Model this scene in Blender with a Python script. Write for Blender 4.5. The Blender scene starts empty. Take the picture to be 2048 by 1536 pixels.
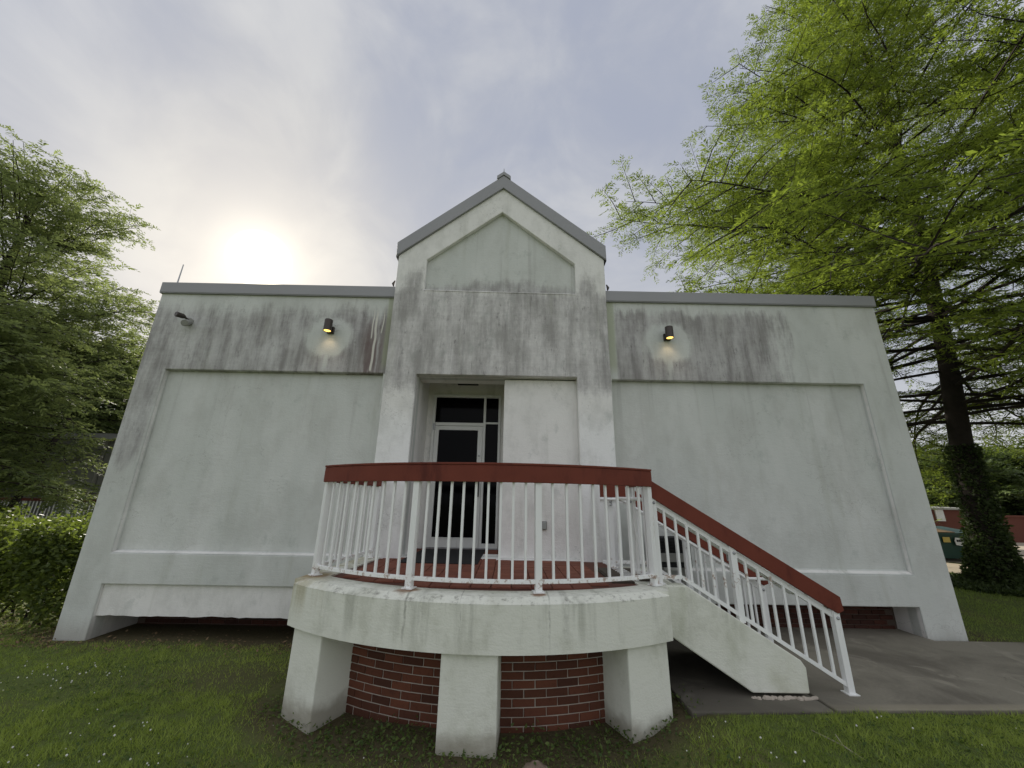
import bpy, bmesh, math, random
import numpy as np
from mathutils import Vector, Matrix
from mathutils.geometry import tessellate_polygon

S = bpy.context.scene
COL = S.collection
rad = math.radians
PI = math.pi
random.seed(7)
EYE = 1.88

# ------------------------------------------------------------------ camera
cam_d = bpy.data.cameras.new('camera')
cam = bpy.data.objects.new('camera', cam_d)
COL.objects.link(cam)
cam_d.sensor_fit = 'HORIZONTAL'
cam_d.sensor_width = 36.0
cam_d.lens = 36.0 * 770.0 / 2048.0
cam_d.clip_start = 0.05
cam_d.clip_end = 2000.0
_p, _r, _y = rad(16.9677), rad(1.0107), rad(0.2229)
_f = Vector((math.sin(_y) * math.cos(_p), math.cos(_y) * math.cos(_p), math.sin(_p)))
_rt = Vector((math.cos(_y), -math.sin(_y), 0))
_up = _rt.cross(_f)
_r2 = math.cos(_r) * _rt + math.sin(_r) * _up
_u2 = -math.sin(_r) * _rt + math.cos(_r) * _up
_m = Matrix((_r2, _u2, -_f)).transposed().to_4x4()
_m.translation = Vector((0, 0, EYE))
cam.matrix_world = _m
S.camera = cam

# ------------------------------------------------------------------ sun, sky, exposure
SUN_AZ, SUN_EL = rad(-37.1), rad(28.4)          # azimuth from +Y towards +X
SUN_DIR = Vector((math.sin(SUN_AZ) * math.cos(SUN_EL), math.cos(SUN_AZ) * math.cos(SUN_EL), math.sin(SUN_EL)))
sun_d = bpy.data.lights.new('sun', 'SUN')
sun_d.energy = 4.0
sun_d.angle = rad(3.0)
sun_d.color = (1.0, 0.93, 0.80)
sun = bpy.data.objects.new('sun', sun_d)
sun.rotation_euler = SUN_DIR.to_track_quat('Z', 'Y').to_euler()
sun.location = SUN_DIR * 60
COL.objects.link(sun)

S.view_settings.view_transform = 'Standard'
S.view_settings.look = 'None'
S.view_settings.gamma = 1.0
S.view_settings.exposure = 0.66
S.view_settings.use_curve_mapping = False
S.render.engine = 'CYCLES'
S.cycles.max_bounces = 8
S.cycles.transparent_max_bounces = 8


# ------------------------------------------------------------------ node helpers
class V:
    """a node socket with arithmetic"""
    nt = None

    def __init__(self, s):
        self.s = s

    @staticmethod
    def _in(sock, v):
        if isinstance(v, V):
            V.nt.links.new(v.s, sock)
        else:
            sock.default_value = v

    @staticmethod
    def m(op, a, b=0.0, c=0.0, clamp=False):
        n = V.nt.nodes.new('ShaderNodeMath')
        n.operation = op
        n.use_clamp = clamp
        V._in(n.inputs[0], a); V._in(n.inputs[1], b); V._in(n.inputs[2], c)
        return V(n.outputs[0])

    def __add__(s, o): return V.m('ADD', s, o)
    __radd__ = __add__
    def __mul__(s, o): return V.m('MULTIPLY', s, o)
    __rmul__ = __mul__
    def __sub__(s, o): return V.m('SUBTRACT', s, o)
    def __rsub__(s, o): return V.m('SUBTRACT', o, s)
    def __truediv__(s, o): return V.m('DIVIDE', s, o)


def vmax(a, b): return V.m('MAXIMUM', a, b)
def vmin(a, b): return V.m('MINIMUM', a, b)
def vpow(a, b): return V.m('POWER', a, b)
def vexp(a): return V.m('EXPONENT', a)
def clamp(a): return V.m('ADD', a, 0.0, clamp=True)


def sstep(x, a, b):
    """smooth ramp 0 at a to 1 at b (a may exceed b)"""
    n = V.nt.nodes.new('ShaderNodeMapRange')
    n.interpolation_type = 'SMOOTHSTEP'
    lo, hi, o0, o1 = (a, b, 0.0, 1.0) if b > a else (b, a, 1.0, 0.0)
    V._in(n.inputs[0], x)
    n.inputs[1].default_value = lo; n.inputs[2].default_value = hi
    n.inputs[3].default_value = o0; n.inputs[4].default_value = o1
    return V(n.outputs[0])


def box(x, a, b, s):
    return sstep(x, a - s, a + s) * sstep(x, b + s, b - s)


def comb(x, y, z):
    n = V.nt.nodes.new('ShaderNodeCombineXYZ')
    for i, v in enumerate((x, y, z)):
        V._in(n.inputs[i], v)
    return V(n.outputs[0])


def sep(v):
    n = V.nt.nodes.new('ShaderNodeSeparateXYZ')
    V.nt.links.new(v.s, n.inputs[0])
    return [V(n.outputs[i]) for i in range(3)]


def noise(vec, scale, detail=3.0, rough=0.5, dist=0.0):
    n = V.nt.nodes.new('ShaderNodeTexNoise')
    if vec is not None:
        V.nt.links.new(vec.s, n.inputs['Vector'])
    n.inputs['Scale'].default_value = scale
    n.inputs['Detail'].default_value = detail
    n.inputs['Roughness'].default_value = rough
    n.inputs['Distortion'].default_value = dist
    return V(n.outputs['Fac'])


def mix(f, a, b):
    n = V.nt.nodes.new('ShaderNodeMix')
    n.data_type = 'RGBA'
    V._in(n.inputs[0], f)
    for i, v in ((6, a), (7, b)):
        if isinstance(v, V):
            V.nt.links.new(v.s, n.inputs[i])
        else:
            n.inputs[i].default_value = (*v, 1.0)
    return V(n.outputs[2])


def position():
    return V(V.nt.nodes.new('ShaderNodeNewGeometry').outputs['Position'])


def objrand():
    return V(V.nt.nodes.new('ShaderNodeObjectInfo').outputs['Random'])


def attr(name):
    n = V.nt.nodes.new('ShaderNodeAttribute')
    n.attribute_name = name
    return V(n.outputs['Fac'])


def begin(name):
    m = bpy.data.materials.new(name)
    m.use_nodes = True
    V.nt = m.node_tree
    b = V.nt.nodes['Principled BSDF']
    return m, b


def setc(b, key, v):
    if isinstance(v, V):
        V.nt.links.new(v.s, b.inputs[key])
    elif isinstance(v, (tuple, list)):
        b.inputs[key].default_value = (*v, 1.0)
    else:
        b.inputs[key].default_value = v


def bump(b, h, strength=0.3, dist=0.01):
    n = V.nt.nodes.new('ShaderNodeBump')
    n.inputs['Strength'].default_value = strength
    n.inputs['Distance'].default_value = dist
    V.nt.links.new(h.s, n.inputs['Height'])
    V.nt.links.new(n.outputs[0], b.inputs['Normal'])


def plain(name, col, rough=0.6, spec=0.3, metal=0.0, var=0.15, scale=8.0, bmp=0.0, dirt=None, dscale=2.0, dlo=0.5, dhi=0.75):
    m, b = begin(name)
    p = position()
    n = noise(p, scale, 4)
    dark = tuple(c * (1 - var) for c in col)
    lite = tuple(min(1, c * (1 + var)) for c in col)
    c = mix(n, dark, lite)
    if dirt:
        x, y, z = sep(p)
        d = noise(comb(x * 3.0, y * 3.0, z), dscale, 5, 0.65)
        c = mix(sstep(d, dlo, dhi) * 0.7, c, dirt)
    setc(b, 'Base Color', c)
    setc(b, 'Roughness', rough)
    setc(b, 'Specular IOR Level', spec)
    setc(b, 'Metallic', metal)
    if bmp:
        bump(b, noise(p, scale * 8, 3), bmp, 0.004)
    return m


# ------------------------------------------------------------------ world
world = bpy.data.worlds.new('World')
S.world = world
world.use_nodes = True
nt = world.node_tree
V.nt = nt
bg = nt.nodes['Background']
tc = nt.nodes.new('ShaderNodeTexCoord')
d = V(tc.outputs['Generated'])
dx, dy, dz = sep(d)
sky = nt.nodes.new('ShaderNodeTexSky')
sky.sky_type = 'NISHITA'
sky.sun_disc = False
sky.sun_elevation = SUN_EL
sky.sun_rotation = SUN_AZ
sky.air_density = 1.0
sky.dust_density = 2.0
skyc = V(sky.outputs[0])
BG = 0.10
# thin high cloud over the blue: dimmer and greyer ahead than behind, with a bluish gap to the right, warm round the sun
zz = vmax(dz, 0.0) + 0.55
flat = comb(dx / zz * 0.7 + dz * 0.5, dy / zz * 0.7 + dx * 0.5, dz * 1.2)
n1 = noise(flat, 1.7, 5, 0.5, 0.8)
n2 = noise(comb(dx * 1.6 + dz * 0.4, dy * 1.3, dz * 1.9 - dx * 0.5), 2.4, 6, 0.55, 0.5)
gap = sstep(dx * 0.33 + dy * 0.62 + dz * 0.71, 0.74, 1.0)
tex = n1 * 0.5 + n2 * 0.5
cov = sstep(tex - gap * 0.12, 0.30, 0.62)
dot = vmax(dx * SUN_DIR.x + dy * SUN_DIR.y + dz * SUN_DIR.z, 0.0)
om = 1.0 - dot
near = vpow(dot, 20.0)
soft = sstep(n2, 0.34, 0.66)
ahead = sstep(dy, 0.0, 0.55)
cloud = mix(soft, (0.545 / BG, 0.555 / BG, 0.565 / BG), (0.60 / BG, 0.605 / BG, 0.61 / BG))  # unseen sky behind the camera made brighter, to light the facade
cloud = mix(ahead, cloud, mix(soft, (0.315 / BG, 0.322 / BG, 0.342 / BG), (0.385 / BG, 0.39 / BG, 0.402 / BG)))
base = mix(cov, (0.255 / BG, 0.275 / BG, 0.335 / BG), cloud)
base = mix(clamp(near * 0.85), base, mix(soft, (0.43 / BG, 0.42 / BG, 0.395 / BG), (0.49 / BG, 0.475 / BG, 0.435 / BG)))
hz = sstep(dz, 0.45, 0.02)
base = mix(hz * 0.35, base, (0.50 / BG, 0.50 / BG, 0.49 / BG))
sep_c = nt.nodes.new('ShaderNodeMix'); sep_c.data_type = 'RGBA'; sep_c.blend_type = 'MIX'
sep_c.inputs[0].default_value = 0.95
nt.links.new(skyc.s, sep_c.inputs[6]); nt.links.new(base.s, sep_c.inputs[7])
core = sstep(dot, math.cos(rad(3.5)), math.cos(rad(2.2)))
glow = core * (2.5 / BG) + vexp(om * (-1 / 0.0024)) * (0.30 / BG) + vexp(om * (-1 / 0.018)) * (0.04 / BG)
gm = nt.nodes.new('ShaderNodeVectorMath'); gm.operation = 'MULTIPLY_ADD'
nt.links.new(comb(glow, glow, glow).s, gm.inputs[0])
gm.inputs[1].default_value = (1.0, 0.90, 0.68)
nt.links.new(sep_c.outputs[2], gm.inputs[2])
nt.links.new(gm.outputs[0], bg.inputs['Color'])
bg.inputs['Strength'].default_value = BG


# ------------------------------------------------------------------ object helpers
def tag(o, label=None, cat=None, group=None, kind=None):
    if label: o['label'] = label
    if cat: o['category'] = cat
    if group: o['group'] = group
    if kind: o['kind'] = kind
    return o


def thing(name, label, cat, loc=(0, 0, 0), group=None):
    o = bpy.data.objects.new(name, None)
    o.empty_display_size = 0.2
    o.location = loc
    COL.objects.link(o)
    o['wloc'] = loc
    return tag(o, label, cat, group)


def wloc(o):
    return Vector(o['wloc']) if 'wloc' in o else Vector((0, 0, 0))


def attach(o, parent):
    if parent is not None:
        o.parent = parent
        o.matrix_parent_inverse = Matrix.Translation(-wloc(parent))


def link(name, me, mat, parent=None, loc=None, rotz=0.0):
    o = bpy.data.objects.new(name, me)
    if mat is not None and not me.materials:
        me.materials.append(mat)
    COL.objects.link(o)
    if loc is not None:
        o.location = loc
        o.rotation_euler = (0, 0, rotz)
    attach(o, parent)
    return o


class MB:
    def __init__(self):
        self.v = []
        self.f = []

    def add(self, vs, fs):
        k = len(self.v)
        self.v += [tuple(p) for p in vs]
        self.f += [tuple(i + k for i in q) for q in fs]
        return self

    def box(self, x0, x1, y0, y1, z0, z1):
        vs = [(x, y, z) for z in (z0, z1) for y in (y0, y1) for x in (x0, x1)]
        return self.add(vs, [(0, 2, 3, 1), (4, 5, 7, 6), (0, 1, 5, 4), (2, 6, 7, 3), (0, 4, 6, 2), (1, 3, 7, 5)])

    def bar(self, a, b, w, h, up=(0, 0, 1)):
        """rectangular bar from a to b: w across, h along up; ends vertical to the axis"""
        a, b = Vector(a), Vector(b)
        t = (b - a).normalized()
        up = Vector(up)
        if abs(t.dot(up)) > 0.98:
            up = Vector((0, 1, 0))
        s = t.cross(up).normalized()
        u = s.cross(t).normalized()
        vs = []
        for p in (a, b):
            for i, j in ((-1, -1), (1, -1), (1, 1), (-1, 1)):
                vs.append(p + s * (w / 2 * i) + u * (h / 2 * j))
        return self.add(vs, [(0, 1, 2, 3), (7, 6, 5, 4), (0, 4, 5, 1), (1, 5, 6, 2), (2, 6, 7, 3), (3, 7, 4, 0)])

    def tube(self, pts, r, n=8, caps=True):
        pts = [Vector(p) for p in pts]
        rs = r if isinstance(r, (list, tuple)) else [r] * len(pts)
        rings = []
        ref = Vector((0.31, 0.17, 0.93)).normalized()
        for i, p in enumerate(pts):
            t = (pts[min(i + 1, len(pts) - 1)] - pts[max(i - 1, 0)]).normalized()
            rf = ref if abs(t.dot(ref)) < 0.9 else Vector((1, 0, 0))
            s = t.cross(rf).normalized(); u = s.cross(t)
            rings.append([p + (s * math.cos(2 * PI * k / n) + u * math.sin(2 * PI * k / n)) * rs[i] for k in range(n)])
        vs = [p for q in rings for p in q]
        fs = []
        for i in range(len(pts) - 1):
            for k in range(n):
                a = i * n + k; b = i * n + (k + 1) % n
                fs.append((a, b, b + n, a + n))
        if caps:
            fs.append(tuple(range(n - 1, -1, -1)))
            fs.append(tuple((len(pts) - 1) * n + k for k in range(n)))
        return self.add(vs, fs)

    def lathe(self, prof, c, n=16, axis='z'):
        """prof: (r, h) pairs"""
        vs = []
        for r, h in prof:
            for k in range(n):
                a = 2 * PI * k / n
                x, y = r * math.cos(a), r * math.sin(a)
                q = (x, y, h) if axis == 'z' else ((x, h, y) if axis == 'y' else (h, x, y))
                vs.append((c[0] + q[0], c[1] + q[1], c[2] + q[2]))
        fs = []
        for i in range(len(prof) - 1):
            for k in range(n):
                a = i * n + k; b = i * n + (k + 1) % n
                fs.append((a, b, b + n, a + n))
        fs.append(tuple(range(n))); fs.append(tuple((len(prof) - 1) * n + k for k in range(n)))
        return self.add(vs, fs)

    def prism(self, poly, y0, y1, holes=(), hole_depth=None):
        """polygon (x,z) with holes, front at y0, back at y1; holes get reveals of hole_depth"""
        loops = [list(poly)] + [list(h) for h in holes]
        flatp = [p for l in loops for p in l]
        tris = tessellate_polygon([[Vector((p[0], p[1], 0)) for p in l] for l in loops])
        k = len(self.v)
        self.v += [(p[0], y0, p[1]) for p in flatp]
        self.f += [tuple(k + i for i in t) for t in tris]
        off = 0
        for li, l in enumerate(loops):
            n = len(l)
            yy = y1 if (li == 0 or hole_depth is None) else y0 + hole_depth[li - 1]
            kb = len(self.v)
            self.v += [(p[0], yy, p[1]) for p in l]
            for i in range(n):
                j = (i + 1) % n
                self.f.append((k + off + i, k + off + j, kb + j, kb + i))
            off += n
        return self

    def ext(self, poly, z0, z1):
        """polygon (x,y) extruded in z, convex or not"""
        tris = tessellate_polygon([[Vector((p[0], p[1], 0)) for p in poly]])
        n = len(poly)
        k = len(self.v)
        self.v += [(p[0], p[1], z0) for p in poly] + [(p[0], p[1], z1) for p in poly]
        self.f += [tuple(k + i for i in reversed(t)) for t in tris] + [tuple(k + n + i for i in t) for t in tris]
        self.f += [(k + i, k + (i + 1) % n, k + n + (i + 1) % n, k + n + i) for i in range(n)]
        return self

    def mesh(self, name, smooth=False):
        me = bpy.data.meshes.new(name)
        me.from_pydata(self.v, [], self.f)
        bm = bmesh.new(); bm.from_mesh(me)
        bmesh.ops.recalc_face_normals(bm, faces=bm.faces)
        bm.to_mesh(me); bm.free()
        if smooth:
            me.shade_smooth()
        return me

    def build(self, name, mat, parent=None, bevel=0.0, smooth=False, segs=2):
        me = self.mesh(name, smooth)
        o = link(name, me, mat, parent)
        if bevel:
            bm = bmesh.new(); bm.from_mesh(me)
            bmesh.ops.remove_doubles(bm, verts=bm.verts, dist=1e-5)
            es = [e for e in bm.edges if len(e.link_faces) == 2 and e.calc_face_angle(0) > 0.5]
            bmesh.ops.bevel(bm, geom=es, offset=bevel, segments=segs, affect='EDGES', profile=0.5)
            bm.to_mesh(me); bm.free()
        return o


def npmesh(name, verts, quads=None, tris=None, mat=None, parent=None, attrs=None):
    """large meshes straight from numpy arrays"""
    me = bpy.data.meshes.new(name)
    verts = np.asarray(verts, np.float32)
    parts, tot = [], []
    if quads is not None and len(quads):
        parts.append(np.asarray(quads, np.int32).ravel()); tot.append(np.full(len(quads), 4, np.int32))
    if tris is not None and len(tris):
        parts.append(np.asarray(tris, np.int32).ravel()); tot.append(np.full(len(tris), 3, np.int32))
    li = np.concatenate(parts); lt = np.concatenate(tot)
    me.vertices.add(len(verts)); me.vertices.foreach_set('co', verts.ravel())
    me.loops.add(len(li)); me.loops.foreach_set('vertex_index', li)
    me.polygons.add(len(lt))
    ls = np.concatenate([[0], np.cumsum(lt)[:-1]]).astype(np.int32)
    me.polygons.foreach_set('loop_start', ls)
    me.polygons.foreach_set('loop_total', lt)
    if attrs:
        for k, a in attrs.items():
            at = me.attributes.new(k, 'FLOAT', 'FACE')
            at.data.foreach_set('value', np.asarray(a, np.float32))
    me.update(calc_edges=True)
    return link(name, me, mat, parent)


# ------------------------------------------------------------------ materials
def stucco():
    m, b = begin('painted stucco with mildew')
    p = position()
    x, y, z = sep(p)
    grain = noise(p, 55, 4, 0.6)
    blotch = noise(p, 1.3, 4, 0.55)
    streak = noise(comb(x * 7.0, y * 7.0, z * 0.75), 1.0, 6, 0.62)
    broad = noise(comb(x * 2.2, y * 2.2, z * 0.35), 1.0, 3, 0.5)
    hfine = noise(comb(x * 3.0, y * 3.0, z * 26.0), 1.0, 4, 0.6)
    rag = (noise(comb(x * 5.0, y * 5.0, z * 0.9), 1.0, 6, 0.72) - 0.5) * 1.3
    spk = noise(comb(x * 34.0, y * 34.0, z * 11.0), 1.0, 4, 0.7)
    zr = z + rag * 0.55
    onwing = sstep(y, 5.93, 5.97)
    onbay = sstep(y, 5.96, 5.91)
    # left wing
    wl = box(x, -6.4, -2.0, 0.05) * sstep(zr, 5.22, 4.75) * sstep(z, 3.83, 3.86)
    wl = wl * (0.72 + 0.28 * sstep(x, -4.3, -2.4))
    edge = sstep(x, -5.62, -5.70) * sstep(zr, 2.15, 2.45) * sstep(zr, 4.95, 4.6) * 0.62
    # right wing
    wr = sstep(x, 1.73, 1.80) * sstep(x + rag * 1.2, 4.95, 4.2) * sstep(zr, 5.18, 4.95) * sstep(z, 3.80, 3.84) * 0.9
    # halos kept clean round the two lamps
    def halo(cx, cz):
        dx_ = (x - cx); dz_ = (z - cz)
        r = vpow(dx_ * dx_ + dz_ * dz_ * 1.3, 0.5)
        h = sstep(r + rag * 0.25, 0.50, 0.30)
        tail = sstep(V.m('ABSOLUTE', dx_) + rag * 0.05, 0.06, 0.02) * sstep(z, cz - 0.75, cz - 0.25) * sstep(z, cz + 0.1, cz - 0.2)
        return vmax(h, tail)
    hal = vmax(halo(-3.07, 4.48), halo(2.65, 4.50))
    wing = vmax(vmax(wl, wr), edge) * onwing * (1.0 - hal)
    # centre bay
    body = sstep(z, 3.35, 3.75) * sstep(zr, 5.55, 5.25)
    rise = vmax(sstep(x, -1.42, -1.60), sstep(x, 1.05, 1.2)) * sstep(zr, 5.95, 5.5) * sstep(z, 3.9, 4.8)
    rise = rise * vmax(box(x, -1.85, -1.5, 0.15), box(x, 1.1, 1.42, 0.15))
    low = sstep(zr, 2.9, 3.7) * sstep(z, 3.9, 3.7) * 0.6
    bay = vmax(vmax(body * 0.82, rise * 0.9), low * body) * onbay
    # gable panel foot
    foot = sstep(zr * 1.0 - box(x, -0.7, 0.5, 0.5) * 0.16, 5.62, 5.30) * box(x, -1.6, 1.2, 0.02) * box(y, 5.95, 6.0, 0.02) * sstep(z, 5.0, 5.2)
    st = vmax(vmax(wing, bay), foot * 0.8)
    blot = noise(comb(x * 2.4, y * 2.4, z * 1.5), 1.0, 7, 0.68)
    tex_ = (streak * 0.30 + spk * 0.22 + blot * 0.34 + hfine * 0.14 - 0.5) * 2.6 + 0.5
    fac = sstep(tex_ + st * 0.9, 0.48, 1.50) * sstep(st, 0.0, 0.35)
    clean = mix(blotch, (0.785, 0.772, 0.745), (0.855, 0.845, 0.822))
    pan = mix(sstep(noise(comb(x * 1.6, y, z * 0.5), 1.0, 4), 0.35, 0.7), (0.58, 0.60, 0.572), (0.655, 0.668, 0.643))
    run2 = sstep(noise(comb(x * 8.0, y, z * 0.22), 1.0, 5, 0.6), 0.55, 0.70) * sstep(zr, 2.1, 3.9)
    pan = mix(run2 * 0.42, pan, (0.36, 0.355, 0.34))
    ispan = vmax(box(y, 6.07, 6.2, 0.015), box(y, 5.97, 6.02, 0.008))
    pil = vmax(box(x, -2.1, -1.5, 0.03), box(x, 1.08, 1.66, 0.03)) * onbay * sstep(z, 3.4, 2.9)
    c = mix(pil * 0.8, clean, (0.90, 0.905, 0.90))
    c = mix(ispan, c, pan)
    c = mix(clamp(fac) * (0.80 + 0.18 * onwing), c, mix(sstep(streak * 0.6 + blot * 0.4, 0.40, 0.66), (0.46, 0.445, 0.445), (0.205, 0.19, 0.192)))
    # black specks where the mildew is thickest
    sp = sstep(noise(comb(x * 11.0, y * 10.0, z * 4.0), 1.0, 6, 0.78), 0.54, 0.70) * st
    c = mix(clamp(sp * 0.72), c, (0.075, 0.068, 0.068))
    drip = sstep(noise(comb(x * 24.0, y * 20.0, z * 1.1), 1.0, 5, 0.65), 0.55, 0.70) * st * sstep(blot, 0.40, 0.60)
    c = mix(clamp(drip * 0.5), c, (0.13, 0.12, 0.12))
    # reddish run beside the bay with pale drips of paint
    run = box(x, -2.50, -2.14, 0.08) * sstep(zr, 5.0, 4.4) * sstep(z, 3.84, 3.87) * onwing
    c = mix(clamp(run * sstep(streak, 0.36, 0.55) * 0.8), c, (0.14, 0.095, 0.09))
    for cx, zlo, w in ((-2.30, 3.87, 0.024), (-2.36, 4.45, 0.012), (-2.20, 4.55, 0.012)):
        wob = (noise(comb(0.0, 0.0, z * 1.3 + cx * 9.0), 1.0, 2) - 0.5) * 0.12
        dr = sstep(V.m('ABSOLUTE', x - cx + wob), w, w * 0.5) * sstep(z, zlo, zlo + 0.04) * sstep(z, 5.1, 4.8) * onwing
        c = mix(dr * 0.9, c, (0.70, 0.68, 0.62))
    # green algae next to the bay and thin runs on the panels
    alg = vmax(box(x, -2.14, -2.03, 0.02), box(x, 1.62, 1.76, 0.03)) * sstep(z, 3.85, 4.1) * onwing * sstep(y, 6.07, 6.03)
    c = mix(alg * 0.6, c, (0.33, 0.36, 0.22))
    thin = sstep(noise(comb(x * 4.0, y * 4.0, z * 0.35), 1.0, 5, 0.6), 0.56, 0.75)
    c = mix(thin * 0.34, c, (0.42, 0.43, 0.36))
    film = sstep(blot, 0.42, 0.68) * sstep(y, 6.3, 6.2)
    c = mix(film * 0.30, c, (0.40, 0.40, 0.37))
    hair = noise(comb(x * 1.3, y * 1.3, z * 1.7), 1.0, 7, 0.62)
    crk = sstep(V.m('ABSOLUTE', hair - 0.5), 0.0022, 0.0006) * sstep(noise(p, 0.9, 2), 0.50, 0.60)
    c = mix(crk * 0.55, c, (0.20, 0.19, 0.17))
    mott = sstep(noise(comb(x * 5.0, y * 5.0, z * 3.5), 1.0, 6, 0.7), 0.54, 0.68) * sstep(noise(p, 0.8, 2), 0.42, 0.58)
    c = mix(mott * 0.28, c, (0.30, 0.34, 0.31))
    damp = sstep(z + rag * 0.3, 0.35, 0.0)
    c = mix(damp * 0.5, c, (0.27, 0.25, 0.21))
    setc(b, 'Base Color', c)
    setc(b, 'Roughness', 0.92)
    setc(b, 'Specular IOR Level', 0.2)
    trowel = noise(comb(x * 9.0, y * 9.0, z * 24.0), 1.0, 4, 0.6)
    bump(b, grain * 0.5 + blotch * 0.8 + trowel * 0.55, 0.5, 0.012)
    return m


def porch_stucco():
    m, b = begin('porch stucco with rain streaks')
    p = position()
    x, y, z = sep(p)
    blotch = noise(p, 1.7, 4, 0.55)
    c = mix(blotch, (0.73, 0.74, 0.655), (0.80, 0.808, 0.735))
    c = mix(sstep(noise(comb(x * 3.0, y * 3.0, z * 2.2), 1.0, 7, 0.68), 0.46, 0.68) * 0.45, c, (0.46, 0.47, 0.38))
    st = noise(comb(x * 6.0, y * 6.0, z * 0.5), 1.0, 5, 0.62)
    c = mix(sstep(st, 0.52, 0.72) * sstep(z, 0.62, 0.9) * 0.55, c, (0.36, 0.37, 0.31))
    c = mix(sstep(noise(comb(x * 2.5, y * 2.5, z * 0.5), 1.0, 4), 0.55, 0.72) * 0.35, c, (0.43, 0.46, 0.33))
    # dark runs below the posts and a few hair cracks
    for cx, wd, am in ((-0.86, 0.016, 0.6), (-0.38, 0.006, 0.45), (0.36, 0.012, 0.5), (0.50, 0.05, 0.3), (-0.72, 0.05, 0.22)):
        wob = (noise(comb(0.0, 0.0, z * 5.0 + cx * 5.0), 1.0, 4) - 0.5) * 0.07
        brk = sstep(noise(comb(x * 20.0, 0.0, z * 9.0), 1.0, 4, 0.7), 0.35, 0.6)
        ln = sstep(V.m('ABSOLUTE', x - cx + wob), wd, wd * 0.2) * sstep(z, 0.64, 0.95) * sstep(y, 4.2, 4.0) * brk
        c = mix(ln * am, c, (0.20, 0.20, 0.17))
    # rust and algae at the corner posts, warm run at the left end
    for cx, cy, rr in ((-2.03, 4.50, 0.26), (-0.90, 3.90, 0.15), (0.285, 3.80, 0.10)):
        r = vpow((x - cx) * (x - cx) + (y - cy) * (y - cy), 0.5)
        rs = sstep(r + (noise(p, 9, 4) - 0.5) * 0.2, rr, rr * 0.3) * sstep(z, 1.0, 1.06)
        c = mix(rs * 0.85, c, (0.23, 0.11, 0.045))
    al = sstep(x + (blotch - 0.5) * 0.5, -1.62, -2.05) * sstep(z, 0.72, 1.05) * sstep(st, 0.35, 0.55)
    c = mix(al * 0.6, c, (0.40, 0.36, 0.21))
    # black mildew along the top arris
    top = box(z, 1.045, 1.10, 0.012) * sstep(noise(p, 15, 7, 0.75), 0.50, 0.68)
    c = mix(top * 0.6, c, (0.13, 0.12, 0.10))
    # splashed earth at the foot of the piers
    foot = sstep(z + (noise(p, 7, 4) - 0.5) * 0.22, 0.20, 0.02)
    c = mix(foot * 0.7, c, (0.22, 0.19, 0.14))
    # green-yellow wash on the lower stringer
    gw = sstep(x, 1.9, 2.5) * sstep(noise(p, 2.2, 3), 0.45, 0.65)
    c = mix(gw * 0.35, c, (0.44, 0.45, 0.30))
    setc(b, 'Base Color', c)
    setc(b, 'Roughness', 0.9)
    setc(b, 'Specular IOR Level', 0.25)
    bump(b, noise(p, 60, 4, 0.6) * 0.5 + blotch * 0.5 + noise(comb(x * 9.0, y * 9.0, z * 26.0), 1.0, 4, 0.6) * 0.6, 0.5, 0.011)
    return m


def brick_mat(name, lo, hi):
    m, b = begin(name)
    p = position()
    r = objrand()
    c = mix(r, lo, hi)
    n = noise(p, 30, 5, 0.6)
    c = mix(sstep(n, 0.5, 0.8) * 0.45, c, tuple(v * 0.45 for v in lo))
    setc(b, 'Base Color', c)
    setc(b, 'Roughness', 0.85)
    setc(b, 'Specular IOR Level', 0.25)
    bump(b, noise(p, 90, 3), 0.4, 0.004)
    return m


def leaf_mat(name, lo, hi, trans, rough=0.55, tw=0.45):
    m, b = begin(name)
    nt_ = V.nt
    t = attr('tint')
    big = noise(position(), 0.5, 2)
    c = mix(clamp(t * 0.75 + (big - 0.5) * 0.9 + 0.1), lo, hi)
    setc(b, 'Base Color', c)
    setc(b, 'Roughness', rough)
    setc(b, 'Specular IOR Level', 0.25)
    tr = nt_.nodes.new('ShaderNodeBsdfTranslucent')
    tcn = mix(t, tuple(v * 0.7 for v in trans), trans)
    nt_.links.new(tcn.s, tr.inputs['Color'])
    ms = nt_.nodes.new('ShaderNodeMixShader')
    ms.inputs[0].default_value = tw
    nt_.links.new(b.outputs[0], ms.inputs[1]); nt_.links.new(tr.outputs[0], ms.inputs[2])
    nt_.links.new(ms.outputs[0], nt_.nodes['Material Output'].inputs['Surface'])
    return m


def ground_mat():
    m, b = begin('lawn soil and turf')
    p = position()
    x, y, z = sep(p)
    n = noise(p, 0.9, 5, 0.6)
    f = noise(p, 30, 4, 0.7)
    c = mix(f, (0.070, 0.095, 0.028), (0.140, 0.172, 0.052))
    c = mix(sstep(n, 0.52, 0.7) * 0.6, c, (0.14, 0.115, 0.06))
    # worn earth along the wall and round the porch
    bare = sstep(y + (n - 0.5) * 1.2, 5.55, 6.05) * box(x, -6.6, 7.0, 0.3) * sstep(y, 8.0, 7.0)
    dxx = x + 0.1; dyy = y - 6.9
    r = vpow(dxx * dxx + dyy * dyy, 0.5)
    bx = x + 2.9; by = y - 4.95
    bare = vmax(bare, vexp((bx * bx * 0.9 + by * by * 2.6) * -1.0) * 0.7)
    bare = vmax(bare, sstep(r + (n - 0.5) * 0.7, 3.75, 3.35) * sstep(y, 4.9, 4.3))
    c = mix(bare * 0.85, c, mix(f, (0.050, 0.038, 0.024), (0.12, 0.092, 0.060)))
    setc(b, 'Base Color', c)
    setc(b, 'Roughness', 0.95)
    setc(b, 'Specular IOR Level', 0.1)
    bump(b, f, 0.6, 0.03)
    return m


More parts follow.
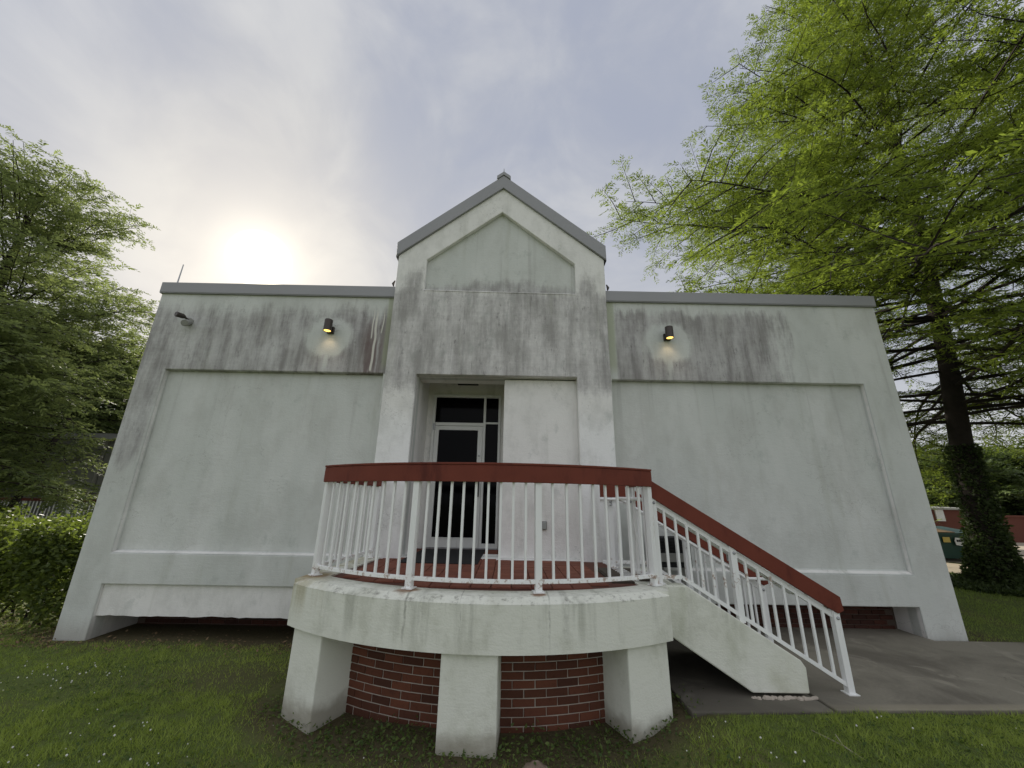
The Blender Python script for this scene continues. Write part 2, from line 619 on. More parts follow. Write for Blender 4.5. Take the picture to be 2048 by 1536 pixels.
def slab_mat():
    m, b = begin('stained walkway concrete')
    p = position()
    x, y, z = sep(p)
    n = noise(p, 0.8, 5, 0.6, 0.5)
    g = noise(p, 40, 4, 0.7)
    c = mix(g, (0.195, 0.178, 0.145), (0.285, 0.262, 0.212))
    c = mix(sstep(n, 0.42, 0.62) * 0.75, c, (0.115, 0.102, 0.083))
    c = mix(sstep(noise(p, 2.3, 5, 0.6, 1.0), 0.56, 0.7) * 0.5, c, (0.36, 0.33, 0.27))
    hr = noise(p, 0.55, 7, 0.6, 0.3)
    c = mix(sstep(V.m('ABSOLUTE', hr - 0.5), 0.0022, 0.0006) * sstep(noise(p, 0.35, 2), 0.5, 0.6) * 0.5, c, (0.06, 0.052, 0.04))
    c = mix(sstep(noise(p, 60, 3, 0.7), 0.62, 0.72) * 0.35, c, (0.42, 0.39, 0.32))
    edge = sstep(y - x * 0.036, 4.05, 3.99) * sstep(z, 0.165, 0.178)
    c = mix(edge * 0.5, c, (0.36, 0.32, 0.24))
    c = mix(sstep(z, 0.165, 0.14) * 0.7, c, (0.13, 0.115, 0.085))
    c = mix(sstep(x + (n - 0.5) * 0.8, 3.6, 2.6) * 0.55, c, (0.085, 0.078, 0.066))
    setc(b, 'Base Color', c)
    setc(b, 'Roughness', 0.88)
    setc(b, 'Specular IOR Level', 0.25)
    bump(b, g, 0.3, 0.006)
    return m


M = {}
M['stucco'] = stucco()
M['porch'] = porch_stucco()
M['brick'] = brick_mat('red face brick', (0.070, 0.029, 0.019), (0.160, 0.058, 0.034))
M['shaded_brick'] = brick_mat('shade-darkened brown brick', (0.042, 0.018, 0.013), (0.078, 0.028, 0.019))  # brown brick with the recess shade put into its colour
M['dark_mortar'] = plain('shade-darkened mortar', (0.10, 0.075, 0.06), 0.95, var=0.3, scale=20)  # foundation mortar, darkened in colour for the same recess shade
M['mortar'] = plain('grey mortar', (0.44, 0.385, 0.33), 0.95, var=0.2, scale=20, bmp=0.4)
M['metal_roof'] = plain('grey metal coping', (0.30, 0.30, 0.31), 0.5, spec=0.4, metal=0.15, var=0.08, scale=1.5)
M['white_steel'] = plain('white painted steel', (0.86, 0.87, 0.86), 0.42, spec=0.4, var=0.05, scale=6, dirt=(0.42, 0.36, 0.28), dscale=2.0, dlo=0.62, dhi=0.8)
m_, b_ = begin('white steel with rust at the welds')
p_ = position(); x_, y_, z_ = sep(p_)
c_ = mix(noise(p_, 5, 4), (0.83, 0.84, 0.83), (0.89, 0.895, 0.885))
c_ = mix(sstep(noise(comb(x_ * 9.0, y_ * 9.0, z_ * 2.0), 2.0, 5, 0.65), 0.58, 0.74) * 0.5, c_, (0.50, 0.46, 0.38))
c_ = mix(box(z_, 1.08, 1.215, 0.02) * sstep(noise(p_, 16, 4, 0.7), 0.52, 0.66) * 0.75, c_, (0.26, 0.13, 0.06))
setc(b_, 'Base Color', c_); setc(b_, 'Roughness', 0.45); setc(b_, 'Specular IOR Level', 0.4)
bump(b_, noise(p_, 70, 3), 0.12, 0.003)
M['white_steel'] = m_
M['red_board'] = plain('dark red painted timber', (0.165, 0.042, 0.027), 0.6, spec=0.18, var=0.16, scale=5, bmp=0.15, dirt=(0.07, 0.018, 0.015), dscale=1.5)
M['tile'] = brick_mat('red floor paver', (0.175, 0.064, 0.043), (0.235, 0.086, 0.056))
M['tile_joint'] = plain('dark paver joint', (0.125, 0.055, 0.040), 0.95, var=0.2, scale=20)
M['alu'] = plain('off white door frame', (0.72, 0.73, 0.71), 0.4, spec=0.4, var=0.05, scale=4, dirt=(0.40, 0.38, 0.34), dlo=0.6, dhi=0.8)
M['dark'] = plain('black rubber', (0.018, 0.018, 0.019), 0.8, var=0.25, scale=30, bmp=0.3)
M['brown_mat'] = plain('dark brown rubber mat', (0.075, 0.062, 0.048), 0.9, var=0.25, scale=30)
M['bronze'] = plain('dark bronze metal', (0.062, 0.050, 0.045), 0.45, spec=0.5, metal=0.3, var=0.1)
M['grey_plastic'] = plain('grey plastic', (0.27, 0.27, 0.25), 0.5, var=0.12)
M['steel'] = plain('galvanised steel', (0.36, 0.37, 0.38), 0.35, metal=0.7, var=0.1)
M['slab'] = slab_mat()
M['ground'] = ground_mat()
M['bark'] = plain('dark ridged bark', (0.027, 0.021, 0.018), 0.95, var=0.45, scale=9, bmp=0.9)
M['cypress'] = leaf_mat('feathery cypress leaf', (0.050, 0.085, 0.022), (0.125, 0.155, 0.034), (0.25, 0.33, 0.04), tw=0.5)
M['oak'] = leaf_mat('dull green tree leaf', (0.078, 0.108, 0.045), (0.150, 0.178, 0.066), (0.32, 0.39, 0.12), tw=0.48)
M['hedge'] = leaf_mat('glossy hedge leaf', (0.034, 0.056, 0.017), (0.110, 0.138, 0.030), (0.22, 0.29, 0.04), rough=0.55, tw=0.4)
M['ivy'] = leaf_mat('dark ivy leaf', (0.022, 0.036, 0.015), (0.075, 0.105, 0.034), (0.09, 0.14, 0.03), tw=0.3)
M['grass'] = leaf_mat('grass blade', (0.13, 0.21, 0.048), (0.42, 0.49, 0.115), (0.42, 0.52, 0.08), tw=0.36)
M['far_leaf'] = leaf_mat('dark green tree leaf', (0.040, 0.062, 0.024), (0.095, 0.125, 0.036), (0.12, 0.18, 0.04), tw=0.3)  # deeper green leaf for the distant trees
M['weed'] = leaf_mat('weed leaf', (0.050, 0.090, 0.026), (0.15, 0.20, 0.050), (0.16, 0.24, 0.04), tw=0.3)
M['flower'] = plain('white clover flower', (0.72, 0.71, 0.66), 0.8, var=0.05)
M['litter'] = plain('dry leaf litter', (0.20, 0.135, 0.075), 0.9, var=0.4, scale=25)
mg, b_ = begin('dark glass')
setc(b_, 'Base Color', (0.002, 0.002, 0.003)); setc(b_, 'Roughness', 0.08); setc(b_, 'Specular IOR Level', 0.06)
M['glass'] = mg
me_, b_ = begin('lit lamp lens')
setc(b_, 'Base Color', (0.9, 0.6, 0.2)); setc(b_, 'Emission Color', (1.0, 0.62, 0.14)); setc(b_, 'Emission Strength', 1.6)
M['lens'] = me_


# ------------------------------------------------------------------ ground
def smooth(t, a, b):
    t = np.clip((t - a) / (b - a), 0, 1)
    return t * t * (3 - 2 * t)


def gz(x, y):
    x = np.asarray(x, float); y = np.asarray(y, float)
    h = 0.04 * smooth(x, 1.0, 1.8) * (1 - smooth(x, 30, 60)) + 0.106 * smooth(x, 1.2, 1.75) * (1 - smooth(x, 30, 60))
    h = h - 0.075 * np.exp(-((x + 1.75) ** 2 + (y - 3.85) ** 2) / 0.5)
    h = h + 0.012 * np.sin(x * 2.3 + y) * np.sin(y * 1.9 - x * 0.6)
    return h


ax = np.concatenate([-np.geomspace(400, 14, 18), np.linspace(-13.5, 15, 115), np.geomspace(16, 400, 18)])
ay = np.concatenate([-np.geomspace(200, 3, 10), np.linspace(-2, 14, 65), np.geomspace(15, 600, 20)])
gx, gy = np.meshgrid(ax, ay)
gv = np.stack([gx.ravel(), gy.ravel(), gz(gx.ravel(), gy.ravel())], 1)
nx_, ny_ = len(ax), len(ay)
idx = np.arange(nx_ * ny_).reshape(ny_, nx_)
q = np.stack([idx[:-1, :-1], idx[:-1, 1:], idx[1:, 1:], idx[1:, :-1]], -1).reshape(-1, 4)
g_o = npmesh('lawn', gv, quads=q, mat=M['ground'])
g_o.data.shade_smooth()
tag(g_o, kind='structure')

SLAB_Z = 0.18
def slab_front(x): return 3.99 + 0.036 * (x - 1.5)
mb = MB()
mb.ext([(1.62, slab_front(1.62)), (2.90, slab_front(2.9)), (2.90, 6.44), (1.62, 6.44)], -0.1, SLAB_Z - 0.012)
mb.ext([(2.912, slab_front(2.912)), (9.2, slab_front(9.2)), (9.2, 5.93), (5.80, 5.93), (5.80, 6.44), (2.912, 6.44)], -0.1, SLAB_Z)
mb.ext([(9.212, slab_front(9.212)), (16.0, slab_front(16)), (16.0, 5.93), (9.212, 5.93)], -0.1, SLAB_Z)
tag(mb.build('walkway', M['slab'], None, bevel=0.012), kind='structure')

# ------------------------------------------------------------------ the building
BX0, BX1 = -2.03, 1.62                 # centre bay
WL0, WR1 = -6.09, 6.33                 # wing ends
FL = 1.104                             # porch floor level
bld = thing('building', 'pale stucco building with a gabled centre bay and two flat wings, streaked with grey mildew', 'building', (-0.2, 9.0, 0))
st = M['stucco']


def wing(outline, hole):
    MB().prism(outline, 6.0, 6.45, [hole], [0.10]).build('wing_wall', st, bld, bevel=0.012)
    xs = [p[0] for p in hole]; zs = [p[1] for p in hole]
    MB().box(min(xs) - 0.02, max(xs) + 0.02, 6.10, 6.2, min(zs) - 0.02, max(zs) + 0.02).build('wall_panel', st, bld)


def rect(x0, x1, z0, z1): return [(x0, z0), (x1, z0), (x1, z1), (x0, z1)]


wing([(WL0, -0.2), (-5.655, -0.2), (-5.655, 0.683), (BX0 + 0.05, 0.683), (BX0 + 0.05, 5.25), (WL0, 5.25)], rect(-5.655, -2.09, 1.085, 3.857))
wing([(BX1 - 0.05, 0.56), (5.775, 0.56), (5.775, -0.1), (WR1, -0.1), (WR1, 5.25), (BX1 - 0.05, 5.25)], rect(1.66, 5.81, 0.968, 3.822))
# sloped sills at the foot of the wing panels, deeper legs behind the wing ends
for x0, x1, zt, zb in ((-5.65, -2.09, 1.118, 1.085), (1.66, 5.805, 1.02, 0.968)):
    MB().add([(x0, 6.004, zb + 0.002), (x1, 6.004, zb + 0.002), (x1, 6.098, zt + 0.004), (x0, 6.098, zt + 0.004),
              (x0, 6.004, zb + 0.0005), (x1, 6.004, zb + 0.0005), (x1, 6.098, zb + 0.0005), (x0, 6.098, zb + 0.0005)],
             [(0, 1, 2, 3), (4, 7, 6, 5), (0, 4, 5, 1), (1, 5, 6, 2), (2, 6, 7, 3), (3, 7, 4, 0)]).build('sill', st, bld)
MB().box(WL0, -5.655, 6.45, 6.80, -0.2, 5.2).build('wall_leg', st, bld)
MB().box(5.775, WR1, 6.45, 6.80, -0.1, 5.2).build('wall_leg', st, bld)
# uneven lower skirt under the left wing
sk = MB()
n_ = 40
xs = np.linspace(-5.652, BX0 + 0.04, n_)
zb = 0.286 + 0.004 * np.sin(xs * 9) + np.array([random.uniform(-.006, .006) for _ in xs])
poly = [(x, z) for x, z in zip(xs, zb)] + [(xs[-1], 0.680), (xs[0], 0.680)]
sk.prism(poly, 6.05, 6.16)
sk.build('skirt_panel', st, bld)

# brick foundation walls, brick by brick
BL, BH, BP, BCH = 0.194, 0.0577, 0.203, 0.0677


def brick_mesh(i):
    rs = random.Random(i)
    c = 0.004
    mb = MB()
    x, y0, y1, h = BL / 2, -0.05, 0.045, BH / 2
    j = lambda: rs.uniform(-0.0015, 0.0015)
    # chamfered front face
    vs = [(-x + j(), y0 + c, -h + j()), (x + j(), y0 + c, -h + j()), (x + j(), y0 + c, h + j()), (-x + j(), y0 + c, h + j()),
          (-x + c + j(), y0 + j(), -h + c), (x - c + j(), y0 + j(), -h + c), (x - c, y0 + j(), h - c + j()), (-x + c, y0 + j(), h - c + j()),
          (-x, y1, -h), (x, y1, -h), (x, y1, h), (-x, y1, h)]
    fs = [(4, 5, 6, 7), (0, 1, 5, 4), (1, 2, 6, 5), (2, 3, 7, 6), (3, 0, 4, 7), (0, 8, 9, 1), (1, 9, 10, 2), (2, 10, 11, 3), (3, 11, 8, 0)]
    mb.add(vs, fs)
    me = mb.mesh('brick')
    me.materials.append(M['brick'])
    return me


def half_mesh(i):
    me = brick_mesh(i + 50)
    for v in me.vertices:
        v.co.x *= (BL - 0.0095) / 2 / BL
    return me


BRICKS = [brick_mesh(i) for i in range(5)]
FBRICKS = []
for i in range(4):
    me_ = brick_mesh(i + 20); me_.materials.clear(); me_.materials.append(M['shaded_brick']); FBRICKS.append(me_)


def brick_run(parent, x0, x1, y, z0, ncourse, vis=lambda x, z: True):
    k = int((x1 - x0) / BP)
    for c in range(ncourse):
        off = 0 if c % 2 == 0 else BP / 2
        for i in range(k):
            cx = x0 + off + BP * (i + 0.5)
            if cx + BL / 2 > x1 or not vis(cx, z0 + c * BCH):
                continue
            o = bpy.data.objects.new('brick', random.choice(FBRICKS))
            COL.objects.link(o)
            o.location = (cx, y + random.uniform(-.0025, .0025), z0 + (c + 0.5) * BCH)
            attach(o, parent)


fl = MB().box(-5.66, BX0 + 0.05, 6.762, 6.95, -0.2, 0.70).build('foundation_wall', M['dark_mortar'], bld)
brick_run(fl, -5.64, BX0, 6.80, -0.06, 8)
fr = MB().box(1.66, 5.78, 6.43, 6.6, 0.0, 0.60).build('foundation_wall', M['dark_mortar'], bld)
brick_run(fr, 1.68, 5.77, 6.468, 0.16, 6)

# centre bay with its gable
MB().prism([(BX0, -0.2), (BX1, -0.2), (BX1, 6.03), (-0.2, 7.55), (BX0, 6.03)], 5.90, 6.39,
           [[(-1.524, 5.362), (1.102, 5.335), (1.102, 5.925), (-0.21, 7.012), (-1.524, 5.955)],
            rect(-1.52, 1.075, FL, 3.818)], [0.085, 0.49]).build('gable_wall', st, bld, bevel=0.012)
MB().prism([(-1.56, 5.32), (1.14, 5.29), (1.14, 5.96), (-0.21, 7.06), (-1.56, 5.98)], 5.985, 6.08).build('gable_panel', st, bld)
# slightly proud sill of the gable panel
MB().add([(-1.52, 5.893, 5.345), (1.10, 5.893, 5.318), (1.10, 5.98, 5.35), (-1.52, 5.98, 5.377), (-1.52, 5.893, 5.335), (1.10, 5.893, 5.308), (1.10, 5.98, 5.308), (-1.52, 5.98, 5.335)],
         [(0, 1, 2, 3), (4, 7, 6, 5), (0, 4, 5, 1), (1, 5, 6, 2), (2, 6, 7, 3), (3, 7, 4, 0)]).build('sill', st, bld)
MB().box(-0.10, 1.08, 6.05, 6.385, FL - 0.02, 3.80).build('wall_panel', st, bld, bevel=0.01)
# vestibule
MB().box(-1.75, -1.55, 6.392, 7.3, FL - 0.1, 4.2).build('side_wall', st, bld)
MB().box(-0.098, 0.05, 6.392, 7.3, FL - 0.1, 4.2).build('side_wall', st, bld)
MB().box(-1.75, 0.05, 6.392, 7.3, 4.14, 4.3).build('vestibule_ceiling', st, bld)
MB().prism(rect(-1.549, -0.10, FL - 0.05, 4.14), 7.08, 7.25, [rect(-1.445, -0.175, FL - 0.045, 3.80)]).build('back_wall', st, bld)
# metal copings
cop = M['metal_roof']
mbc = MB()
mbc.prism([(BX0 - 0.03, 6.005), (-0.2, 7.53), (BX1 + 0.03, 6.005), (BX1 + 0.035, 6.285), (-0.2, 7.815), (BX0 - 0.035, 6.275)], 5.855, 5.897)
mbc.build('gable_coping', cop, bld, bevel=0.006)
MB().prism([(-0.33, 7.715), (-0.2, 7.822), (-0.07, 7.715), (-0.07, 7.795), (-0.2, 7.90), (-0.33, 7.795)], 5.84, 6.1).build('ridge_cap', cop, bld, bevel=0.005)
MB().prism([(-0.208, 7.89), (-0.192, 7.89), (-0.196, 7.965), (-0.204, 7.965)], 5.84, 5.86).build('ridge_pin', cop, bld)
MB().add([(BX0 - 0.045, 5.9, 6.27), (-0.2, 5.9, 7.81), (BX1 + 0.045, 5.9, 6.28), (BX0 - 0.045, 14.0, 6.27), (-0.2, 14.0, 7.81), (BX1 + 0.045, 14.0, 6.28),
          (BX0 - 0.045, 5.9, 6.0), (BX1 + 0.045, 5.9, 6.0), (BX0 - 0.045, 14.0, 6.0), (BX1 + 0.045, 14.0, 6.0)],
         [(0, 1, 4, 3), (1, 2, 5, 4), (0, 3, 8, 6), (2, 7, 9, 5), (3, 4, 5, 9, 8)]).build('gable_roof', cop, bld)
for x0, x1 in ((WL0 - 0.012, BX0 + 0.04), (BX1 - 0.04, WR1 + 0.012)):
    MB().prism([(x0, 5.243), (x1, 5.243), (x1, 5.437), (x0, 5.437)], 5.955, 6.25).build('coping', cop, bld, bevel=0.006)
    MB().prism([(x0, 5.232), (x1, 5.232), (x1, 5.241), (x0, 5.241)], 5.962, 6.1).build('drip_edge', cop, bld)
MB().box(WL0 - 0.012, WL0 + 0.25, 6.252, 17.0, 5.243, 5.437).build('coping', cop, bld)
MB().box(WR1 - 0.25, WR1 + 0.012, 6.252, 17.0, 5.243, 5.437).build('coping', cop, bld)
# bent flashings where the wing roofs meet the bay
for x in (BX0 - 0.045, BX1 + 0.045):
    MB().tube([(x, 5.95, 5.44), (x + (0.012 if x > 0 else -0.012), 5.95, 5.49), (x * 0.992, 5.95, 5.55)], [0.012, 0.024, 0.010], 7).build('flashing', M['bronze'], bld)
# rest of the volume
MB().box(WL0, -5.9, 6.81, 17.0, -0.2, 5.24).build('side_wall', st, bld)
MB().box(6.13, WR1, 6.81, 17.0, -0.2, 5.24).build('side_wall', st, bld)
MB().box(WL0, WR1, 17.0, 17.2, -0.2, 5.24).build('rear_wall', st, bld)
MB().box(BX0 + 0.01, BX0 + 0.2, 6.40, 14.0, 5.2, 6.2).build('side_wall', st, bld)
MB().box(BX1 - 0.2, BX1 - 0.01, 6.40, 14.0, 5.2, 6.2).build('side_wall', st, bld)
MB().box(WL0 + 0.2, BX0 + 0.01, 6.45, 17.0, 5.12, 5.2).build('flat_roof', M['grey_plastic'], bld)
MB().box(BX1 - 0.01, WR1 - 0.2, 6.45, 17.0, 5.12, 5.2).build('flat_roof', M['grey_plastic'], bld)

# door set
al = M['alu']
fy0, fy1 = 7.04, 7.12
frm = MB()
frm.box(-1.44, -1.39, fy0, fy1, FL, 3.80).box(-0.215, -0.175, fy0, fy1, FL, 3.80)
frm.box(-1.39, -0.215, fy0, fy1, 3.745, 3.80)
frm.box(-0.492, -0.448, fy0 + 0.002, fy1, FL, 3.745)
frm.box(-1.39, -0.492, fy0 + 0.003, fy1, 3.205, 3.262).box(-0.448, -0.215, fy0 + 0.003, fy1, 3.245, 3.278)
frm.box(-0.448, -0.215, fy0 + 0.003, fy1, FL, 1.185)
frm.build('door_frame', al, bld, bevel=0.004)
MB().box(-1.39, -0.492, 7.085, 7.092, 3.262, 3.745).build('transom_glass', M['glass'], bld)
MB().box(-0.448, -0.215, 7.085, 7.092, 3.278, 3.745).build('transom_glass', M['glass'], bld)
MB().box(-0.448, -0.215, 7.085, 7.092, 1.185, 3.245).build('sidelight_glass', M['glass'], bld)
dr = MB()
dr.box(-1.386, -1.305, 7.05, 7.098, FL + 0.012, 3.20).box(-0.585, -0.496, 7.05, 7.098, FL + 0.012, 3.20)
dr.box(-1.305, -0.585, 7.051, 7.098, 3.125, 3.20).box(-1.305, -0.585, 7.051, 7.098, FL + 0.012, 1.275)
door = dr.build('door', al, bld, bevel=0.004)
MB().box(-1.305, -0.585, 7.078, 7.084, 1.275, 3.125).build('door_glass', M['glass'], door)
MB().box(-1.31, -0.58, 7.043, 7.0505, 1.262, 1.276).build('glazing_bead', al, door)
hd = MB().box(-0.572, -0.525, 7.02, 7.05, 1.95, 2.22)
hd.tube([(-0.548, 7.02, 2.0), (-0.548, 6.98, 2.03), (-0.548, 6.98, 2.16), (-0.548, 7.02, 2.19)], 0.010, 6)
hd.build('door_handle', M['dark'], door)
MB().lathe([(0.0, 0), (0.018, 0.002), (0.018, 0.03), (0.0, 0.032)], (-0.548, 7.02, 2.66), 10, 'y').build('lock', M['steel'], door)
MB().box(-1.41, -1.375, 7.02, 7.05, 3.12, 3.24).build('hinge', M['steel'], door)
MB().box(-1.41, -1.375, 7.02, 7.05, 2.28, 2.38).build('hinge', M['steel'], door)
MB().box(-1.445, -0.17, 7.02, 7.1, FL - 0.01, FL + 0.010).build('threshold', M['steel'], bld)

# ------------------------------------------------------------------ porch
CX, CY = -0.10, 6.93
RF = 3.325                       # fascia face
RP = 3.10                        # posts
def arc(r, a): return (CX + r * math.sin(a), CY - r * math.cos(a))
def ang(x, r): return math.asin((x - CX) / r)
A0, A1 = ang(-2.14, RF), ang(1.53, RF)
por = thing('porch', 'bow fronted stucco porch on three stub piers in front of the gabled bay', 'porch', (-0.3, 4.6, 0))
pm = M['porch']
NA = 40
# fascia with a chamfered top arris
prof = [(RF - 0.30, 0.70), (RF, 0.69), (RF, 1.055), (RF - 0.075, 1.098), (RF - 0.30, 1.100)]
vs, fs = [], []
for i in range(NA + 1):
    a = A0 + (A1 - A0) * i / NA
    for r, z in prof:
        x, y = arc(r, a)
        vs.append((x, y, z))
np_ = len(prof)
for i in range(NA):
    for k in range(np_):
        a = i * np_ + k; b = i * np_ + (k + 1) % np_
        fs.append((a, b, b + np_, a + np_))
fs += [tuple(range(np_)), tuple(NA * np_ + k for k in range(np_))]
MB().add(vs, fs).build('fascia', pm, por, smooth=False)
# left edge beam running back to the wall, right landing edge
xa, ya = arc(RF - 0.001, A0)
MB().ext([(xa, ya + 0.01), (xa + 0.27, ya + 0.05), (-1.78, 5.895), (-2.05, 5.895)], 0.70, 1.0985).build('edge_beam', pm, por)
xb, yb = arc(RF - 0.001, A1)
MB().ext([(xb - 0.27, yb + 0.03), (xb, yb + 0.005), (1.60, 4.26), (1.60, 5.42), (1.33, 5.42), (1.33, 4.3)], 0.70, 1.0975).build('edge_beam', pm, por)
# structural deck
deck = [arc(RF - 0.24, A0 + (A1 - A0) * i / 24) for i in range(25)] + [(1.34, 4.4), (1.34, 5.895), (-1.80, 5.895)]
MB().ext(deck, 0.74, 1.084).build('deck', M['tile_joint'], por)
MB().ext([(-1.548, 5.892), (-0.102, 5.892), (-0.102, 7.07), (-1.548, 7.07)], 0.9, 1.084).build('deck', M['tile_joint'], por)
floor = MB().ext([(1.10, 4.42), (1.33, 4.42), (1.33, 5.3), (1.10, 5.3)], 1.085, 1.103).build('landing_strip', M['brown_mat'], por)
# pavers
floor = MB().ext([(-1.5, 4.6), (1.05, 4.6), (1.05, 5.8), (-1.5, 5.8)], 1.0845, 1.0850).build('floor', M['tile_joint'], por)
TW = 0.196
tmesh = []
for i in range(4):
    mb = MB().add([(-.096, -.096, 0), (.096, -.096, 0), (.096, .096, 0), (-.096, .096, 0), (-.092, -.092, .014), (.092, -.092, .014), (.092, .092, .014), (-.092, .092, .014)],
                  [(4, 5, 6, 7), (0, 1, 5, 4), (1, 2, 6, 5), (2, 3, 7, 6), (3, 0, 4, 7)])
    me = mb.mesh('paver'); me.materials.append(M['tile']); tmesh.append(me)
for j in range(18):
    for i in range(16):
        x = -1.72 + TW * (i + 0.5); y = 3.86 + TW * (j + 0.5)
        if y + 0.1 < 5.89:
            ok = x - 0.1 > -1.86 and x + 0.09 < 1.12 and math.hypot(abs(x - CX) + 0.09, CY - y + 0.09) < RF - 0.29
            ok = ok and x > -1.80 + 0.0
        else:
            ok = -1.5 < x < -0.16 and y < 7.0
        if ok:
            o = bpy.data.objects.new('paver', tmesh[(i * 7 + j * 3) % 4])
            COL.objects.link(o)
            o.location = (x, y, 1.086 + random.uniform(0, .002))
            o.rotation_euler = (random.uniform(-.004, .004), random.uniform(-.004, .004), random.uniform(-.01, .01))
            attach(o, floor)
# three piers, square to the arc
def pier(am, w, depth, z0):
    r0 = RF - 0.045
    u = Vector((math.cos(am), math.sin(am), 0)); n = Vector((math.sin(am), -math.cos(am), 0))
    c = Vector((CX, CY, 0)) + n * (r0 - 0.005)
    mb = MB()
    pts = []
    for z, k in ((z0, 1.012), (0.692, 1.0)):
        for i, jn in ((-1, 0), (1, 0), (1, -1), (-1, -1)):
            p = c + u * (w / 2 * i * k) + n * (jn * depth)
            pts.append((p.x, p.y, z))
    mb.add(pts, [(3, 2, 1, 0), (4, 5, 6, 7), (0, 1, 5, 4), (1, 2, 6, 5), (2, 3, 7, 6), (3, 0, 4, 7)])
    return mb.build('pier', pm, por, bevel=0.012)
pier(ang(-1.90, RF), 0.45, 0.5, -0.25)
pier(ang(-0.298, RF), 0.47, 0.5, -0.2)
pier(ang(1.29, RF), 0.46, 0.5, -0.2)
# curved brick skirt, brick by brick
RB = RF - 0.40
ab0, ab1 = ang(-2.0, RB), ang(1.45, RB)
sk = MB()
vs, fs = [], []
for i in range(NA + 1):
    a = ab0 + (ab1 - ab0) * i / NA
    for r, z in ((RB - 0.009, -0.2), (RB - 0.009, 0.72), (RB - 0.15, 0.72), (RB - 0.15, -0.2)):
        x, y = arc(r, a); vs.append((x, y, z))
for i in range(NA):
    for k in range(4):
        a = i * 4 + k; b = i * 4 + (k + 1) % 4
        fs.append((a, b, b + 4, a + 4))
skirt = sk.add(vs, fs).build('brick_skirt', M['mortar'], por)
da = BP / RB
nb = int((ab1 - ab0) / da)
for c in range(12):
    for i in range(nb):
        a = ab0 + da * (i + 0.5 + (0.5 if c % 2 else 0))
        if a > ab1 - da / 2: continue
        x, y = arc(RB - 0.05, a)
        o = bpy.data.objects.new('brick', random.choice(BRICKS))
        COL.objects.link(o)
        o.location = (x + random.uniform(-.002, .002), y + random.uniform(-.002, .002), -0.105 + BCH * (c + 0.5))
        o.rotation_euler = (0, 0, a)
        attach(o, skirt)

# ------------------------------------------------------------------ steps
stp = thing('steps', 'stucco sided flight of steps from the right of the porch to the concrete walk', 'steps', (2.2, 4.85, SLAB_Z))
stri = [(1.60, 1.098), (1.81, 1.098), (2.835, 0.468), (2.872, 0.41), (2.865, SLAB_Z + 0.02), (2.33, SLAB_Z + 0.02), (1.60, 0.655)]
MB().prism(stri, 4.275, 4.43).build('stringer', pm, stp, bevel=0.012)
MB().prism(stri, 5.27, 5.42).build('stringer', pm, stp, bevel=0.012)
for k in range(5):
    zt = FL - 0.154 * (k + 1)
    x0 = 1.602 + 0.255 * k
    MB().box(x0, x0 + 0.275, 4.43, 5.27, zt - 0.15, zt).build('step', M['slab'], stp, bevel=0.008)
# broken mortar bed below the front stringer
mb = MB()
rs = random.Random(3)
for i in range(26):
    x = 2.31 + 0.024 * i
    s = rs.uniform(0.010, 0.026)
    y = 4.262 + rs.uniform(-0.02, 0.01)
    mb.lathe([(s * 1.2, 0), (s, s * .5), (s * .4, s * .9)], (x, y, SLAB_Z - 0.012), 6)
mb.build('mortar_crumbs', M['mortar'], stp)['kind'] = 'stuff'
# pale anti-slip bars on the landing mat
mat_ = thing('landing_mat', 'dark ribbed mat with white bars at the head of the steps', 'mat', (1.34, 4.85, 1.1))
MB().ext([(1.12, 4.50), (1.60, 4.46), (1.60, 5.24), (1.12, 5.24)], 1.1045, 1.112).build('mat', M['brown_mat'], mat_)
for k in range(9):
    y = 4.50 + 0.085 * k
    MB().ext([(1.29, y), (1.43, y), (1.43, y + 0.03), (1.29, y + 0.03)], 1.1125, 1.116).build('bar', M['white_steel'], mat_)

# ------------------------------------------------------------------ railings
ws, rb = M['white_steel'], M['red_board']
unit_bal = {}


def baluster(parent, x, y, z0, z1, a=0.0, w=0.022):
    o = MB().box(-w / 2, w / 2, -w / 2, w / 2, z0, z1)
    me = o.mesh('baluster')
    return link('baluster', me, ws, parent, (x, y, 0), a)


def post(parent, x, y, z0, z1, a=0.0, w=0.06, plate=True):
    mb = MB().box(-w / 2, w / 2, -w / 2, w / 2, z0, z1)
    o = link('post', mb.mesh('post'), ws, parent, (x, y, 0), a)
    if plate:
        s = 0.052
        link('base_plate', MB().box(-s, s, -s, s, z0 - 0.002, z0 + 0.008).mesh('base_plate'), M['white_steel'], parent, (x, y, 0), a)
    return o


def strip(name, mat, parent, pts, w, z0, z1, bev=0.004):
    """a plank that follows plan points"""
    vs, fs = [], []
    n = len(pts)
    for i, p in enumerate(pts):
        a = Vector(pts[max(i - 1, 0)]); b = Vector(pts[min(i + 1, n - 1)])
        t = (b - a).normalized(); s = Vector((t.y, -t.x))
        for k, z in ((-1, z0), (1, z0), (1, z1), (-1, z1)):
            q = Vector(p) + s * (w / 2 * k)
            vs.append((q.x, q.y, z))
    for i in range(n - 1):
        for k in range(4):
            a = i * 4 + k; b = i * 4 + (k + 1) % 4
            fs.append((a, b, b + 4, a + 4))
    fs += [(0, 1, 2, 3), (4 * n - 1, 4 * n - 2, 4 * n - 3, 4 * n - 4)]
    return MB().add(vs, fs).build(name, mat, parent, bevel=bev)


